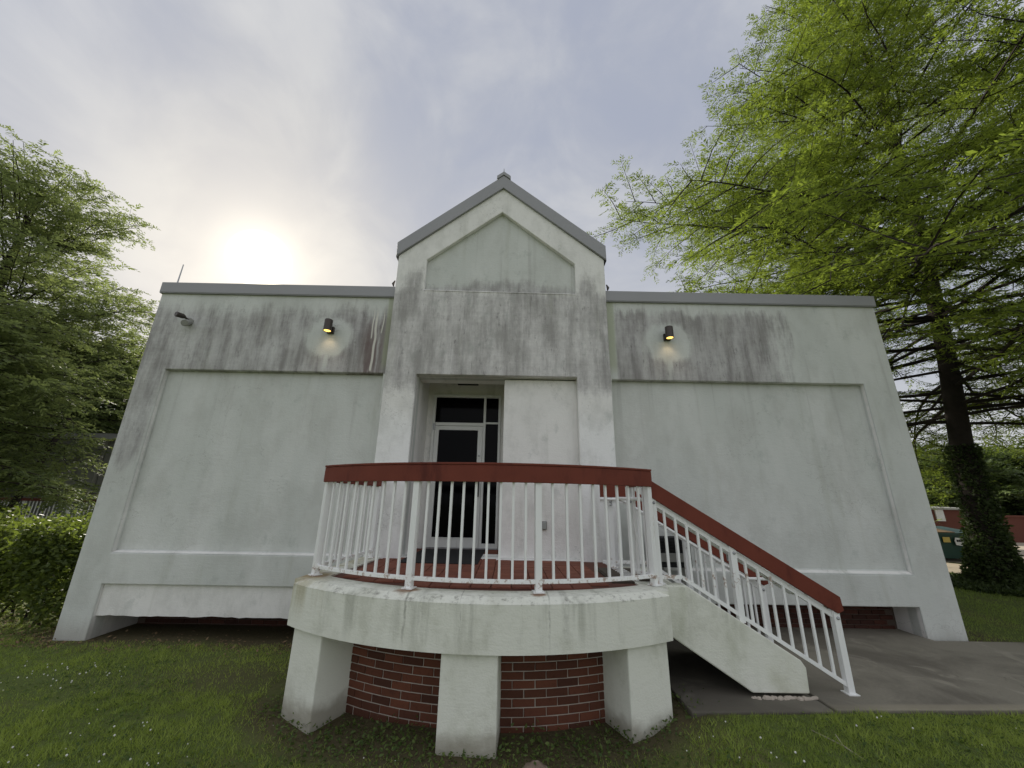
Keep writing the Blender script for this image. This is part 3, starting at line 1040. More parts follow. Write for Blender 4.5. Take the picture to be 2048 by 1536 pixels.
CAPT, CAPB = 2.215, 2.055
rail = thing('porch_railing', 'curved white steel balustrade with a dark red timber cap round the porch', 'railing', (-0.3, 4.1, FL))
pa = [ang(-2.03, RP), ang(-0.898, RP), ang(0.285, RP), ang(1.485, RP)]
for i, a in enumerate(pa):
    x, y = arc(RP, a)
    post(rail, x, y, 1.104, 2.06, a)
for i in range(3):
    pts = [arc(RP, pa[i] + (pa[i + 1] - pa[i]) * k / 12) for k in range(13)]
    strip('bottom_rail', ws, rail, pts, 0.035, 1.172, 1.207, 0.003)
    nbal = (9, 9, 8)[i]
    for k in range(nbal):
        a = pa[i] + (pa[i + 1] - pa[i]) * (k + 1) / (nbal + 1)
        x, y = arc(RP, a)
        baluster(rail, x, y, 1.2, 2.065, a)
strip('cap_board', rb, rail, [arc(RP + 0.028, pa[0] - 0.012 + (pa[3] - pa[0] + 0.022) * k / 30) for k in range(31)], 0.04, CAPB, CAPT)
strip('cap_top', rb, rail, [arc(RP - 0.01, pa[0] - 0.012 + (pa[3] - pa[0] + 0.022) * k / 30) for k in range(31)], 0.13, CAPT + 0.001, CAPT + 0.022)
# short return behind the right hand corner post
q0, q1 = Vector(arc(RP, pa[3])), Vector((1.365, 4.52))
post(rail, q1.x, q1.y, 1.104, 2.06, 0.4, 0.055)
link('bolt', MB().lathe([(0.0, -0.042), (0.013, -0.040), (0.016, -0.031), (0.016, -0.027)], (0, 0, 0), 10, 'y').mesh('bolt', True), M['steel'], rail, (q1.x, q1.y, 1.90))
strip('bottom_rail', ws, rail, [tuple(q0 + (q1 - q0) * t) for t in (0.1, 0.5, 1)], 0.03, 1.172, 1.207, 0.003)
for k in range(1, 4):
    q_ = q0 + (q1 - q0) * (k / 4)
    baluster(rail, q_.x, q_.y, 1.2, 2.065, 0.4, 0.02)
strip('cap_board', rb, rail, [tuple(q0 + (q1 - q0) * t) for t in (0.12, 0.5, 1.1)], 0.04, CAPB + 0.002, CAPT - 0.002)
# left return to the wall
L0, L1 = Vector(arc(RP, pa[0])), Vector((-1.90, 5.84))
strip('bottom_rail', ws, rail, [tuple(L0 + (L1 - L0) * t) for t in (0.03, 0.5, 1)], 0.035, 1.172, 1.207, 0.003)
an = math.atan2(L1.y - L0.y, L1.x - L0.x)
for k in range(1, 11):
    q_ = L0 + (L1 - L0) * (k / 11)
    baluster(rail, q_.x, q_.y, 1.2, 2.065, an)
post(rail, L1.x, L1.y, 1.104, 2.06, an, 0.05)
strip('cap_board', rb, rail, [tuple(L0 + (L1 - L0) * t) for t in (-0.01, 0.5, 1.03)], 0.05, CAPB, CAPT)


# stair railings
def stair_rail(label, Y, xs, zr_off, posts_x, n1, n2, name_loc, hs):
    t = thing('stair_railing', label, 'railing', name_loc, 'railings beside the steps')
    slope = -0.615
    xk = 1.54                                     # where the rail starts to fall

    def ztop(x): return 2.135 + (slope * (x - xk) if x > xk else 0) + zr_off
    xe = posts_x[-1] + 0.06
    x0 = xs
    # cap board: level start then the slope
    h = 0.165
    pts = [(x0, ztop(x0)), (xk, ztop(xk)), (xe, ztop(xe)), (xe + 0.012, ztop(xe) - h * 0.75), (xe - 0.05, ztop(xe - 0.05) - h * 1.05), (xk - 0.05, ztop(xk) - h * 1.05), (x0, ztop(x0) - h * 1.05)]
    if xk - x0 < 0.05:
        pts = [(x0, ztop(x0)), (xe, ztop(xe)), (xe + 0.012, ztop(xe) - h * 0.75), (xe - 0.05, ztop(xe - 0.05) - h * 1.1), (x0, ztop(x0) - h * 1.1)]
    MB().prism(pts, Y - 0.045, Y - 0.008).build('cap_board', rb, t, bevel=0.004)
    # steel top channel under the board
    zc = lambda x: ztop(x) - h - 0.055
    tr_pts = [(x0, Y + 0.008, zc(x0)), (xk, Y + 0.008, zc(xk)), (xe - 0.08, Y + 0.008, zc(xe - 0.08))]
    for a, b in zip(tr_pts[:-1], tr_pts[1:]):
        if b[0] - a[0] > 0.03:
            MB().bar(a, b, 0.032, 0.05).build('top_rail', ws, t)
    zb = lambda x: (1.165 if x < 1.80 else 1.165 + slope * (x - 1.80))
    br = [(x0, Y, zb(x0)), (1.80, Y, zb(1.80)), (xe - 0.08, Y, zb(xe - 0.08))]
    for a, b in zip(br[:-1], br[1:]):
        if b[0] - a[0] > 0.03:
            MB().bar(a, b, 0.035, 0.035).build('bottom_rail', ws, t)
    zbase = lambda x: max(FL, 0) if x < 1.7 else (SLAB_Z if x > 2.9 else 1.098 - 0.6146 * max(0, x - 1.81))
    for x in posts_x:
        post(t, x, Y, zbase(x), zc(x) + 0.06, 0, 0.06, plate=(x > 2.9 or x < 1.7))
        link('bolt', MB().lathe([(0.0, -0.042), (0.013, -0.040), (0.016, -0.031), (0.016, -0.029)], (0, 0, 0), 10, 'y').mesh('bolt', True), M['steel'], t, (x + 0.005, Y, zc(x) - 0.01))
    px = posts_x
    for (xa_, xb_), n in zip(zip(px[:-1], px[1:]), (n1, n2)):
        for k in range(n):
            x = xa_ + (xb_ - xa_) * (k + 1) / (n + 1)
            baluster(t, x, Y, zb(x), zc(x) + 0.02)
    # round handrail on brackets, inside of the stair
    ys = Y + hs * 0.10
    zh = lambda x: 1.93 if x < 1.48 else 1.93 + slope * (x - 1.48)
    xh = 2.95
    hp = [(1.20, ys, zh(1.2)), (1.46, ys, zh(1.46)), (1.52, ys, zh(1.52)), (xh, ys, zh(xh)), (xh + 0.05, ys, zh(xh) - 0.012), (xh + 0.28, ys, zh(xh) - 0.012)]
    MB().tube(hp, 0.019, 10).build('handrail', ws, t, smooth=True)
    for x in px[1:] if hs > 0 else px[:2]:
        zx = zh(min(x, xh + 0.05)) - 0.015
        MB().tube([(x, Y + hs * 0.02, zx - 0.06), (x, ys, zx - 0.06), (x, ys, zx)], 0.010, 6).build('bracket', M['steel'], t)
    return t


stair_rail('white railing with red board on the near side of the steps', 4.35, 1.53, 0.0, (1.56, 2.35, 3.30), 6, 7, (2.3, 4.35, SLAB_Z), 1)
stair_rail('white railing with red board on the far side of the steps, nearer the wall', 5.345, 1.22, -0.005, (1.345, 2.30, 3.20), 7, 7, (2.3, 5.345, SLAB_Z), -1)

# ------------------------------------------------------------------ small things on the building
def lamp(x, z, label):
    t = thing('wall_lamp', label, 'lamp', (x, 6.0, z - 0.12), 'cylinder lamps on the upper wall')
    MB().box(x - 0.055, x + 0.055, 5.955, 5.998, z - 0.10, z + 0.02).build('wall_mount', M['bronze'], t, bevel=0.004)
    MB().box(x - 0.03, x + 0.03, 5.92, 5.957, z - 0.08, z - 0.01).build('arm', M['bronze'], t)
    vs, fs = [], []
    sh = MB()
    prof = [(0.0, 0.10), (0.060, 0.10), (0.064, 0.095), (0.064, -0.10), (0.057, -0.10), (0.055, -0.075), (0.0, -0.075)]
    n = 20
    for r, h in prof:
        for k in range(n):
            a = 2 * PI * k / n
            vs.append((x + r * math.cos(a), 5.865 + r * math.sin(a), z + h))
    for i in range(len(prof) - 1):
        for k in range(n):
            a = i * n + k; b = i * n + (k + 1) % n
            fs.append((a, b, b + n, a + n))
    sh.add(vs, fs).build('shade', M['bronze'], t)
    MB().lathe([(0.0, 0.0), (0.0545, 0.0), (0.0545, 0.008), (0.0, 0.008)], (x, 5.865, z - 0.094), 16).build('lens', M['lens'], t)
    ld = bpy.data.lights.new('lamp_light', 'SPOT')
    ld.energy = 1.0; ld.color = (1.0, 0.74, 0.46); ld.spot_size = rad(105); ld.spot_blend = 0.9; ld.shadow_soft_size = 0.04
    lo = bpy.data.objects.new('lamp_light', ld)
    COL.objects.link(lo)
    lo.location = (x, 5.865, z - 0.112)
    lo.rotation_euler = (rad(14), 0, 0)
    attach(lo, t)


lamp(-3.05, 4.63, 'dark bronze cylinder lamp, lit, high on the left wing')
lamp(2.63, 4.62, 'dark bronze cylinder lamp, lit, high on the right wing')

fl_ = thing('floodlight', 'small twin headed floodlight near the top left corner of the left wing', 'floodlight', (-5.5, 6.0, 4.7))
MB().lathe([(0.0, 0.0), (0.07, 0.0), (0.07, -0.03), (0.0, -0.035)], (-5.47, 5.999, 4.70), 14, 'y').build('wall_plate', M['grey_plastic'], fl_)
MB().tube([(-5.47, 5.97, 4.72), (-5.50, 5.90, 4.76)], 0.018, 8).tube([(-5.50, 5.93, 4.755), (-5.52, 5.90, 4.762), (-5.545, 5.80, 4.75), (-5.547, 5.795, 4.75)], [0.022, 0.042, 0.045, 0.036], 14).build('lamp_head', M['bronze'], fl_)
MB().tube([(-5.45, 5.96, 4.68), (-5.43, 5.90, 4.65)], 0.018, 8).tube([(-5.44, 5.94, 4.67), (-5.425, 5.91, 4.655), (-5.385, 5.82, 4.60), (-5.383, 5.815, 4.598)], [0.025, 0.050, 0.054, 0.044], 14).build('lamp_head', M['grey_plastic'], fl_)
ex = thing('ceiling_light', 'slim dark light under the ceiling of the door recess', 'light', (-0.77, 6.75, 4.1))
MB().box(-0.97, -0.59, 6.70, 6.82, 3.915, 3.97).build('housing', M['dark'], ex, bevel=0.006)
MB().box(-0.82, -0.74, 6.73, 6.79, 3.97, 4.139).build('stem', M['dark'], ex)
ol = thing('socket_box', 'small grey weatherproof socket on the panel right of the door', 'socket', (0.53, 6.05, 1.55))
MB().box(0.49, 0.575, 6.02, 6.048, 1.49, 1.61).build('box', M['grey_plastic'], ol, bevel=0.006)
MB().box(0.505, 0.56, 6.008, 6.0195, 1.50, 1.60).build('cover', M['steel'], ol, bevel=0.004)
dm = thing('doormat', 'charcoal doormat lying askew before the glass door', 'mat', (-0.85, 6.1, 1.1))
MB().ext([(-1.42, 5.42), (-0.38, 5.38), (-0.36, 6.88), (-1.38, 6.88)], 1.101, 1.112).build('mat', M['dark'], dm, bevel=0.003)
vt = thing('wall_unit', 'low black box with a grey lower panel against the right wing behind the steps', 'utility box', (2.3, 5.9, SLAB_Z))
MB().box(2.03, 2.52, 5.70, 5.98, 1.06, 1.44).build('case', M['dark'], vt, bevel=0.008)
MB().box(2.09, 2.47, 5.69, 5.699, 1.13, 1.24).build('panel', M['grey_plastic'], vt, bevel=0.002)
for k in range(4):
    MB().box(2.09, 2.47, 5.688, 5.70, 1.27 + 0.038 * k, 1.285 + 0.038 * k).build('louvre', M['dark'], vt)
MB().box(2.10, 2.16, 5.78, 5.9, SLAB_Z - 0.012, 1.06).build('leg', M['grey_plastic'], vt)
MB().box(2.39, 2.45, 5.78, 5.9, SLAB_Z - 0.012, 1.06).build('leg', M['grey_plastic'], vt)
rd = thing('lightning_rod', 'thin bare metal rod standing on the roof at the left corner', 'rod', (-5.98, 6.12, 5.437))
MB().tube([(-6.0, 6.12, 5.43), (-5.99, 6.12, 5.90)], [0.013, 0.008], 6).build('rod', M['steel'], rd)
MB().lathe([(0.03, 0), (0.03, 0.012), (0.01, 0.03)], (-6.0, 6.12, 5.438), 10).build('foot', M['steel'], rd)

# ------------------------------------------------------------------ foliage
rng = np.random.default_rng(11)


def unit(v):
    return v / np.maximum(np.linalg.norm(v, axis=-1, keepdims=True), 1e-9)


def diamonds(o, dirs, nrm, L, W):
    """leaf quads: base, two mids, tip"""
    s = unit(np.cross(dirs, nrm))
    L = L[:, None]; W = W[:, None]
    v = np.stack([o, o + dirs * L * 0.45 + s * W * 0.5, o + dirs * L, o + dirs * L * 0.45 - s * W * 0.5], 1)
    n = len(o)
    return v.reshape(-1, 3), np.arange(4 * n).reshape(n, 4)


def fronds(o, d, L, K, lw, droop, r, spread=0.85):
    """pinnate sprays: returns verts, quads, tint"""
    n = len(o)
    d = unit(d)
    upv = np.array([0, 0, 1.0])
    s = unit(np.cross(d, upv + r.normal(0, .25, (n, 3))))
    allo, alld, alln, allL, allW, tint = [], [], [], [], [], []
    ft = r.random(n)
    for k in range(K):
        t = (k + 0.6) / K
        p = o + d * (L * t)[:, None]
        p[:, 2] -= droop * L * t * t
        for sg in (-1, 1):
            dd = d * 0.62 + s * (sg * spread) + r.normal(0, .22, (n, 3))
            dd[:, 2] -= droop * 0.5
            allo.append(p); alld.append(unit(dd))
            alln.append(unit(np.cross(d, s) + r.normal(0, .45, (n, 3))))
            ll = L * (0.36 - 0.20 * abs(t - 0.35)) * r.uniform(.75, 1.25, n)
            allL.append(ll); allW.append(ll * lw)
            tint.append(np.clip(ft + r.normal(0, .12, n), 0, 1))
    v, q_ = diamonds(np.concatenate(allo), np.concatenate(alld), np.concatenate(alln), np.concatenate(allL), np.concatenate(allW))
    return v, q_, np.concatenate(tint)


def curve(p0, d0, L, n, droop, r, wob=0.08):
    pts = [np.array(p0, float)]
    d = np.array(d0, float)
    for i in range(n):
        d = d + np.array([0, 0, -droop / n]) + r.normal(0, wob, 3)
        d /= np.linalg.norm(d)
        pts.append(pts[-1] + d * L / n)
    return np.array(pts)


def tree(name, label, cat, trunk, rtrunk, rprof, zlo, zhi, nprim, elev, droop, mat, r, sec_step=0.32, frond_step=0.11, fl=(.22, .42), K=6, lw=0.28, group=None, keep=None, bare=0.22, block=None, extra=(), front=None, crown_name='crown', upw=0.15):
    """trunk: list of points; rprof(z): crown radius; keep(p) culls fronds"""
    base = trunk[0]
    t = thing(name, label, cat, tuple(float(v) for v in base), group)
    tp = np.array(trunk, float)
    mb = MB()
    mb.tube([tuple(p) for p in tp], rtrunk, 12)
    limbs = MB()
    O, D, LL = [], [], []
    zs = np.concatenate([np.sort(r.uniform(zlo, zhi, nprim)), [e_[0] for e_ in extra]])
    seglen = np.concatenate([[0], np.cumsum(np.linalg.norm(np.diff(tp, axis=0), axis=1))])
    for i, z in enumerate(zs):
        az = i * 2.39996 + r.normal(0, .35)
        p0 = np.array([np.interp(z, tp[:, 2], tp[:, k]) for k in range(3)])
        rt = np.interp(z, tp[:, 2], rtrunk)
        f = (z - zlo) / (zhi - zlo)
        R = rprof(z) * r.uniform(.80, 1.03)
        if R < 0.4: continue
        if i >= nprim:
            az, R, e0_ = extra[i - nprim][1:]
            f = 0
        bare_ = bare if callable(bare) is False else bare(z)
        e = elev[0] + (elev[1] - elev[0]) * f + r.normal(0, .10)
        if front is not None and i < nprim and z < front[2] and abs((az - front[0] + PI) % (2 * PI) - PI) < front[1]: continue
        if i >= nprim: e = e0_
        d0 = np.array([math.cos(az) * math.cos(e), math.sin(az) * math.cos(e), math.sin(e)])
        n = max(4, int(R / 0.6))
        pts = curve(p0, d0, R, n, droop, r, 0.07)
        if keep is not None:
            kk = keep(pts)
            if not kk.all():
                m_ok = int(np.argmin(kk))
                if m_ok < 3: continue
                R *= (m_ok - 1) / n; pts = pts[:m_ok]; n = m_ok - 1
        rr = max(0.014, 0.0068 * R)
        rr = min(rr, rt * 0.6)
        limbs.tube([tuple(p) for p in pts], list(np.linspace(rr, 0.008, n + 1)), 5, caps=False)
        # secondaries
        m = int(R * (1 - bare_) / sec_step)
        for j in range(m):
            s = bare_ + (1 - bare_) * (j + r.random()) / m
            fi = s * n; a = min(int(fi), n - 1)
            q0 = pts[a] + (pts[a + 1] - pts[a]) * (fi - a)
            dd = unit(pts[a + 1] - pts[a])
            side = unit(np.cross(dd, [0, 0, 1.0])) * (1 if j % 2 else -1)
            d1 = unit(dd * 0.55 + side * 0.8 + np.array([0, 0, r.normal(upw, .28)]))
            l1 = R * 0.30 * (1.15 - s * 0.75) * r.uniform(.6, 1.2) + 0.25
            n1 = max(2, int(l1 / 0.35))
            sp = curve(q0, d1, l1, n1, droop * 0.6, r, 0.10)
            if keep is not None and not keep(sp).all(): continue
            limbs.tube([tuple(p) for p in sp], list(np.linspace(max(.007, rr * .3), 0.004, n1 + 1)), 3, caps=False)
            nf = max(2, int(l1 / frond_step))
            ss = (np.arange(nf) + r.random(nf)) / nf
            fi2 = ss * n1; a2 = np.minimum(fi2.astype(int), n1 - 1)
            qq = sp[a2] + (sp[a2 + 1] - sp[a2]) * (fi2 - a2)[:, None]
            d2 = unit(sp[a2 + 1] - sp[a2])
            sd = unit(np.cross(d2, [0, 0, 1.0])) * np.where(np.arange(nf) % 2, 1, -1)[:, None]
            O.append(qq); D.append(unit(d2 * 0.6 + sd * 0.75 + r.normal(0, .25, (nf, 3)) + [0, 0, 0.05]))
            LL.append(r.uniform(fl[0], fl[1], nf))
    O = np.concatenate(O); D = np.concatenate(D); LL = np.concatenate(LL)
    if keep is not None:
        k = keep(O)
        O, D, LL = O[k], D[k], LL[k]
    v, q_, tint = fronds(O, D, LL, K, lw, 0.25, r)
    mb.build('trunk', M['bark'], t, smooth=True)
    limbs.build('limb', M['bark'], t)
    npmesh(crown_name, v, quads=q_, mat=mat, parent=t, attrs={'tint': tint})
    return t, len(q_)


def leaves_blob(centres, n, size, r, flat=0.5):
    """scatter single leaves at given points with random orientation"""
    d = unit(r.normal(0, 1, (n, 3)) * [1, 1, .6])
    nn = unit(r.normal(0, 1, (n, 3)) * (1 - flat) + np.array([0, 0, 1.0]) * flat)
    L = r.uniform(size * .6, size * 1.3, n)
    v, q_ = diamonds(centres, d, nn, L, L * 0.55)
    return v, q_, r.random(n)


inside = lambda p: ~((p[:, 0] > WL0 - 0.2) & (p[:, 0] < WR1 + 0.2) & (p[:, 1] > 3.0) & (p[:, 1] < 17.5) & (p[:, 2] < np.where(p[:, 1] < 5.85, 4.7, 5.5)))

# big cypress right of the building
r1 = np.random.default_rng(22)
trk = [(11.63, 9.95, -0.1), (11.63, 9.95, 0.6), (11.63, 9.95, 1.2), (11.68, 9.95, 2.35), (11.76, 9.95, 3.4), (12.18, 9.95, 6.1), (12.43, 9.95, 8.4), (12.75, 9.95, 11.5), (12.9, 9.95, 16), (12.9, 9.95, 23)]
trr = [0.40, 0.31, 0.27, 0.245, 0.225, 0.195, 0.175, 0.17, 0.10, 0.02]
prof_r = lambda z: np.interp(z, [3, 6, 8, 9.6, 11.7, 14.3, 20, 23.5], [7.0, 8.7, 9.1, 8.9, 7.5, 6.3, 3.2, 0.4])
ct, nq = tree('cypress_tree', 'tall feathery yellow green cypress leaning over the right wing', 'tree', trk, trr, prof_r, 3.6, 22.5, 205, (0.02, 0.50), 0.40, M['cypress'], r1,
              sec_step=0.34, frond_step=0.085, fl=(.24, .44), K=7, lw=0.25, keep=inside, bare=lambda z: float(np.interp(z, [3, 9, 13], [0.12, 0.18, 0.18])),
              front=(3.83, 0.42, 9.0),
              extra=[(8.4, 3.676, 9.6, -0.185), (8.3, 3.63, 9.9, -0.18), (8.5, 3.73, 8.9, -0.20), (8.1, 3.70, 9.2, -0.155), (8.8, 3.60, 9.0, -0.15), (8.4, 3.2, 9.6, 0.12), (8.0, 3.0, 9.4, 0.08), (9.2, 3.3, 9.4, 0.10), (7.6, 3.4, 9.6, 0.10), (9.8, 3.1, 9.0, 0.15), (10.6, 3.25, 8.2, 0.18)])
print('cypress', nq)
# ivy over its foot
n = 15000
h = r1.random(n) ** 2.0 * 3.4
a = r1.random(n) * 2 * PI
rr_ = 0.22 + 0.40 * np.exp(-h * 1.5) + r1.uniform(0, .08, n) + 0.05 * np.sin(a * 5 + h * 3)
cxx = np.interp(h, [0, 3.4], [11.63, 11.76])
c_ = np.stack([cxx + rr_ * np.cos(a), 9.95 + rr_ * np.sin(a), 0.08 + h], 1)
m_ = 9000
a = r1.random(m_) * 2 * PI; q_r = np.sqrt(r1.random(m_)) * 1.35
c2 = np.stack([11.63 + q_r * np.cos(a), 9.95 + q_r * np.sin(a), 0.12 + 0.35 * np.exp(-q_r) * r1.random(m_)], 1)
cc = np.concatenate([c_, c2])
v, q_, ti = leaves_blob(cc, len(cc), 0.085, r1, 0.2)
iv = npmesh('ivy', v, quads=q_, mat=M['ivy'], attrs={'tint': ti})
tag(iv, 'dark ivy climbing the foot of the cypress trunk', 'ivy', kind='stuff')

# trees on the left
r2 = np.random.default_rng(5)
prof_a = lambda z: 6.3 * np.clip((z - 0.5) / 3.0, 0.6, 1) * np.clip((15.4 - z) / 7.0, 0.05, 1) ** 0.62
tree('broad_tree', 'broad dull green tree with spreading limbs at the left edge', 'tree', [(-21.2, 14, -0.1), (-21.1, 14, 3), (-21.0, 14, 7), (-20.9, 14, 11), (-20.9, 14, 14.6)], [0.45, 0.34, 0.26, 0.15, 0.03],
     prof_a, 2.8, 14.4, 115, (0.20, 1.0), 0.25, M['oak'], r2, sec_step=0.30, frond_step=0.11, fl=(.30, .52), K=5, lw=0.42, keep=inside)
r3 = np.random.default_rng(8)
prof_b = lambda z: 4.6 * np.clip((z - 0.6) / 2.0, 0.6, 1) * np.clip((13.4 - z) / 6.0, 0.05, 1) ** 0.7
tree('young_tree', 'lower leafy tree behind the left corner of the building', 'tree', [(-22.6, 19.0, -0.1), (-22.6, 19.0, 3), (-22.5, 19.1, 7), (-22.4, 19.1, 12.6)], [0.2, 0.16, 0.1, 0.02],
     prof_b, 1.8, 12.5, 100, (0.1, 0.8), 0.45, M['oak'], r3, sec_step=0.30, frond_step=0.12, fl=(.32, .58), K=5, lw=0.46, keep=inside)
r4 = np.random.default_rng(9)
prof_c = lambda z: 4.3 * np.clip((z - 0.5) / 2.0, 0.6, 1) * np.clip((8.2 - z) / 5.0, 0.05, 1) ** 0.7
tree('drooping_tree', 'low drooping tree at the left edge above the hedge', 'tree', [(-15.8, 10.4, -0.1), (-15.8, 10.4, 2), (-15.9, 10.4, 5), (-16.0, 10.4, 7.6)], [0.2, 0.16, 0.1, 0.02],
     prof_c, 2.0, 7.6, 110, (-0.05, 0.7), 0.60, M['oak'], r4, sec_step=0.27, frond_step=0.10, fl=(.28, .50), K=5, lw=0.44, keep=inside)

# distant trees: two kinds, copied
r5 = np.random.default_rng(15)
def far_tree(label, x, y, h, rad_, mat):
    prof = lambda z: rad_ * np.clip((z - 0.3) / (h * .25), 0.6, 1) * np.clip((h * 1.04 - z) / (h * .5), 0.05, 1) ** 0.6
    return tree('far_tree', label, 'tree', [(x, y, -0.1), (x, y, h * .4), (x + .2, y, h * .98)], [h * .03, h * .022, 0.02], prof, h * .08, h * .97, 90, (-0.05, 0.9), 0.3, mat, r5,
                sec_step=0.42, frond_step=0.14, fl=(.45, .80), K=5, lw=0.75, group='trees beyond the driveway')[0]


def copy_tree(src, x, y, sc, rz, label, group):
    c = src.copy(); COL.objects.link(c)
    c.location = (x, y, -0.1); c.rotation_euler = (0, 0, rz); c.scale = (sc, sc, sc)
    c['label'] = label; c['group'] = group
    for ch in src.children:
        k = ch.copy(); COL.objects.link(k); k.parent = c
        k.matrix_parent_inverse = ch.matrix_parent_inverse.copy()
    return c


f0 = far_tree('rounded green tree beyond the driveway, left of the ivied trunk', 33.5, 31.0, 6.0, 4.6, M['far_leaf'])
f1 = far_tree('dense green tree behind the brick wall, right of the ivied trunk', 44.0, 34.0, 6.6, 5.2, M['far_leaf'])
copy_tree(f0, 39.0, 33.0, 1.0, 2.1, 'green tree beyond the driveway, hidden behind the ivied trunk', 'trees beyond the driveway')
copy_tree(f1, 34.5, 27.0, 0.8, 1.2, 'low green tree between the dumpster and the ivied trunk', 'trees beyond the driveway')
copy_tree(f1, 51.0, 33.0, 0.9, 4.0, 'green tree at the right edge behind the brick wall', 'trees beyond the driveway')
copy_tree(f0, 29.5, 26.5, 0.8, 3.0, 'dark green tree over the brick outbuilding', 'trees beyond the driveway')
copy_tree(f0, 47.0, 46.0, 1.25, 5.0, 'farthest tree of the row right of the cypress', 'trees beyond the driveway')
for x, y, sc, rz, lb in ((-33, 22, 1.6, 1.0, 'dense tree far left behind the neighbouring building'), (-29, 26, 1.7, 2.0, 'tall dark tree behind the neighbouring building'),
                         (-42, 27, 1.9, 3.3, 'tall dark tree at the far left edge'), (-25.5, 22.0, 1.5, 0.4, 'broad tree filling the gap beside the left corner of the main building'), (-21.5, 26.0, 1.3, 4.4, 'dark tree behind the left corner of the main building')):
    copy_tree(f0, x, y, sc, rz, lb, 'trees beyond the hedge')

# hedge
hg = thing('hedge', 'clipped hedge with bright top beside the left corner of the building', 'hedge', (-8.5, 7.0, 0))
rh = np.random.default_rng(31)
lm = MB()
for i in range(42):
    x = rh.uniform(-12.0, -6.4); y = rh.uniform(6.5, 7.7)
    p = [(x, y, -0.03)]
    for k in range(4):
        p.append((p[-1][0] + rh.normal(0, .16), p[-1][1] + rh.normal(0, .12), 0.28 * (k + 1)))
    lm.tube(p, [0.022, 0.018, 0.014, 0.010, 0.005], 5, caps=False)
    for k in range(3):
        q0 = p[1 + k % 3]
        lm.tube([q0, (q0[0] + rh.normal(0, .3), q0[1] - rh.uniform(0, .3), q0[2] + rh.uniform(.05, .3))], [0.009, 0.004], 4, caps=False)
lm.build('stem', M['bark'], hg)
n = 46000
u_ = rh.random(n)
x = rh.uniform(-12.2, -6.22, n)
zt = 1.42 + 0.10 * np.sin(x * 2.6) + 0.09 * np.sin(x * 6.1 + 1) + 0.05 * np.sin(x * 13.0)
ph = rh.uniform(0, PI, n)
yc = 7.1 + 0.08 * np.sin(x * 2.1)
dep = 1 - rh.random(n) ** 2.2 * 0.5
yy_ = yc - np.cos(ph) * 0.86 * dep
zz_ = 0.42 + (zt - 0.42) * np.power(np.sin(ph), 0.45) * np.where(np.sin(ph) > .05, 1, .3) * (0.45 + 0.55 * dep * rh.uniform(.5, 1, n) ** .35)
zz_ = np.where(rh.random(n) < .45, rh.uniform(0.35, 1.0, n) * zt, zz_)
side = rh.random(n) < .5
yy_ = np.where(zz_ < zt * .9, np.where(rh.random(n) < .75, yc - 0.82 + rh.random(n) ** 1.5 * .5, yy_), yy_)
zz_ = np.where(rh.random(n) < .18, rh.uniform(0.06, 0.5, n), zz_)
ok = (zz_ > 0.08 + 0.22 * rh.random(n) + 0.10 * np.sin(x * 5)) & (x < -6.2)
zz_ = zz_ - 0.16 * np.clip((x + 7.0) / 0.8, 0, 1) ** 2 * zz_
yy_ = yy_ + 0.25 * np.clip(zz_ / zt - 0.55, 0, 1) ** 1.5 * (yy_ < yc) + rh.normal(0, .06, n) + 0.12 * np.sin(x * 4.3 + zz_ * 3)
pts = np.stack([x, yy_, zz_ + rh.normal(0, .05, n)], 1)[ok]
v, q_, ti = leaves_blob(pts, len(pts), 0.078, rh, 0.45)
npmesh('foliage', v, quads=q_, mat=M['hedge'], parent=hg, attrs={'tint': ti})

def vnoise(x, y, sc, seed):
    r_ = np.random.default_rng(seed); g_ = r_.random((257, 257))
    u = (x * sc) % 256; w = (y * sc) % 256
    i = u.astype(int); j = w.astype(int); fu = u - i; fw = w - j
    fu = fu * fu * (3 - 2 * fu); fw = fw * fw * (3 - 2 * fw)
    return (g_[i, j] * (1 - fu) + g_[i + 1, j] * fu) * (1 - fw) + (g_[i, j + 1] * (1 - fu) + g_[i + 1, j + 1] * fu) * fw


# grass blades
rg = np.random.default_rng(77)


def grass_pts(n, x0, x1, y0, y1):
    return rg.uniform(x0, x1, n), rg.uniform(y0, y1, n)


xa, ya = [], []
for n, b in ((210000, (-7.5, 7.5, 2.2, 4.6)), (95000, (-9.5, 0, 4.2, 6.6)), (60000, (-15, -6.1, 5.8, 13)), (60000, (6.35, 16, 5.95, 12))):
    a_, b_2 = grass_pts(n, *b); xa.append(a_); ya.append(b_2)
xa = np.concatenate(xa); ya = np.concatenate(ya)
rr_ = np.hypot(xa - CX, ya - CY)
onporch = (rr_ < RF + 0.02) & (xa > -2.2) & (xa < 1.6)
bare = np.clip((3.9 - rr_) / 0.55, 0, 1) * (ya < 4.9) * (xa > -2.4) * (xa < 1.9)
bare = np.maximum(bare, np.clip((ya - 5.55) / 0.6, 0, .9) * (xa > -6.3) * (xa < 6.3))
patch = np.sin(xa * 1.7 + 1.3 * np.sin(ya * 2.1)) * np.sin(ya * 2.6 + xa * .4)
bare = np.maximum(bare, np.clip((vnoise(xa + 80, ya + 80, 1.1, 9) - 0.60) * 3.0, 0, .72))
brown = np.exp(-((xa + 2.9) ** 2 / 1.1 + (ya - 4.95) ** 2 / .35)) * 0.75
bare = np.maximum(bare, brown)
onslab = (xa > 1.6) & (ya > slab_front(xa) - 0.02) & (ya < 5.94)
inb = (xa > WL0 - .02) & (xa < WR1 + .02) & (ya > 5.98)
drive = (xa > 12.4) & (ya > 10.6)
ok = (~onporch) & (~onslab) & (~inb) & (~drive) & (rg.random(len(xa)) > bare * 0.96)
xa, ya, bare = xa[ok], ya[ok], bare[ok]
n = len(xa)
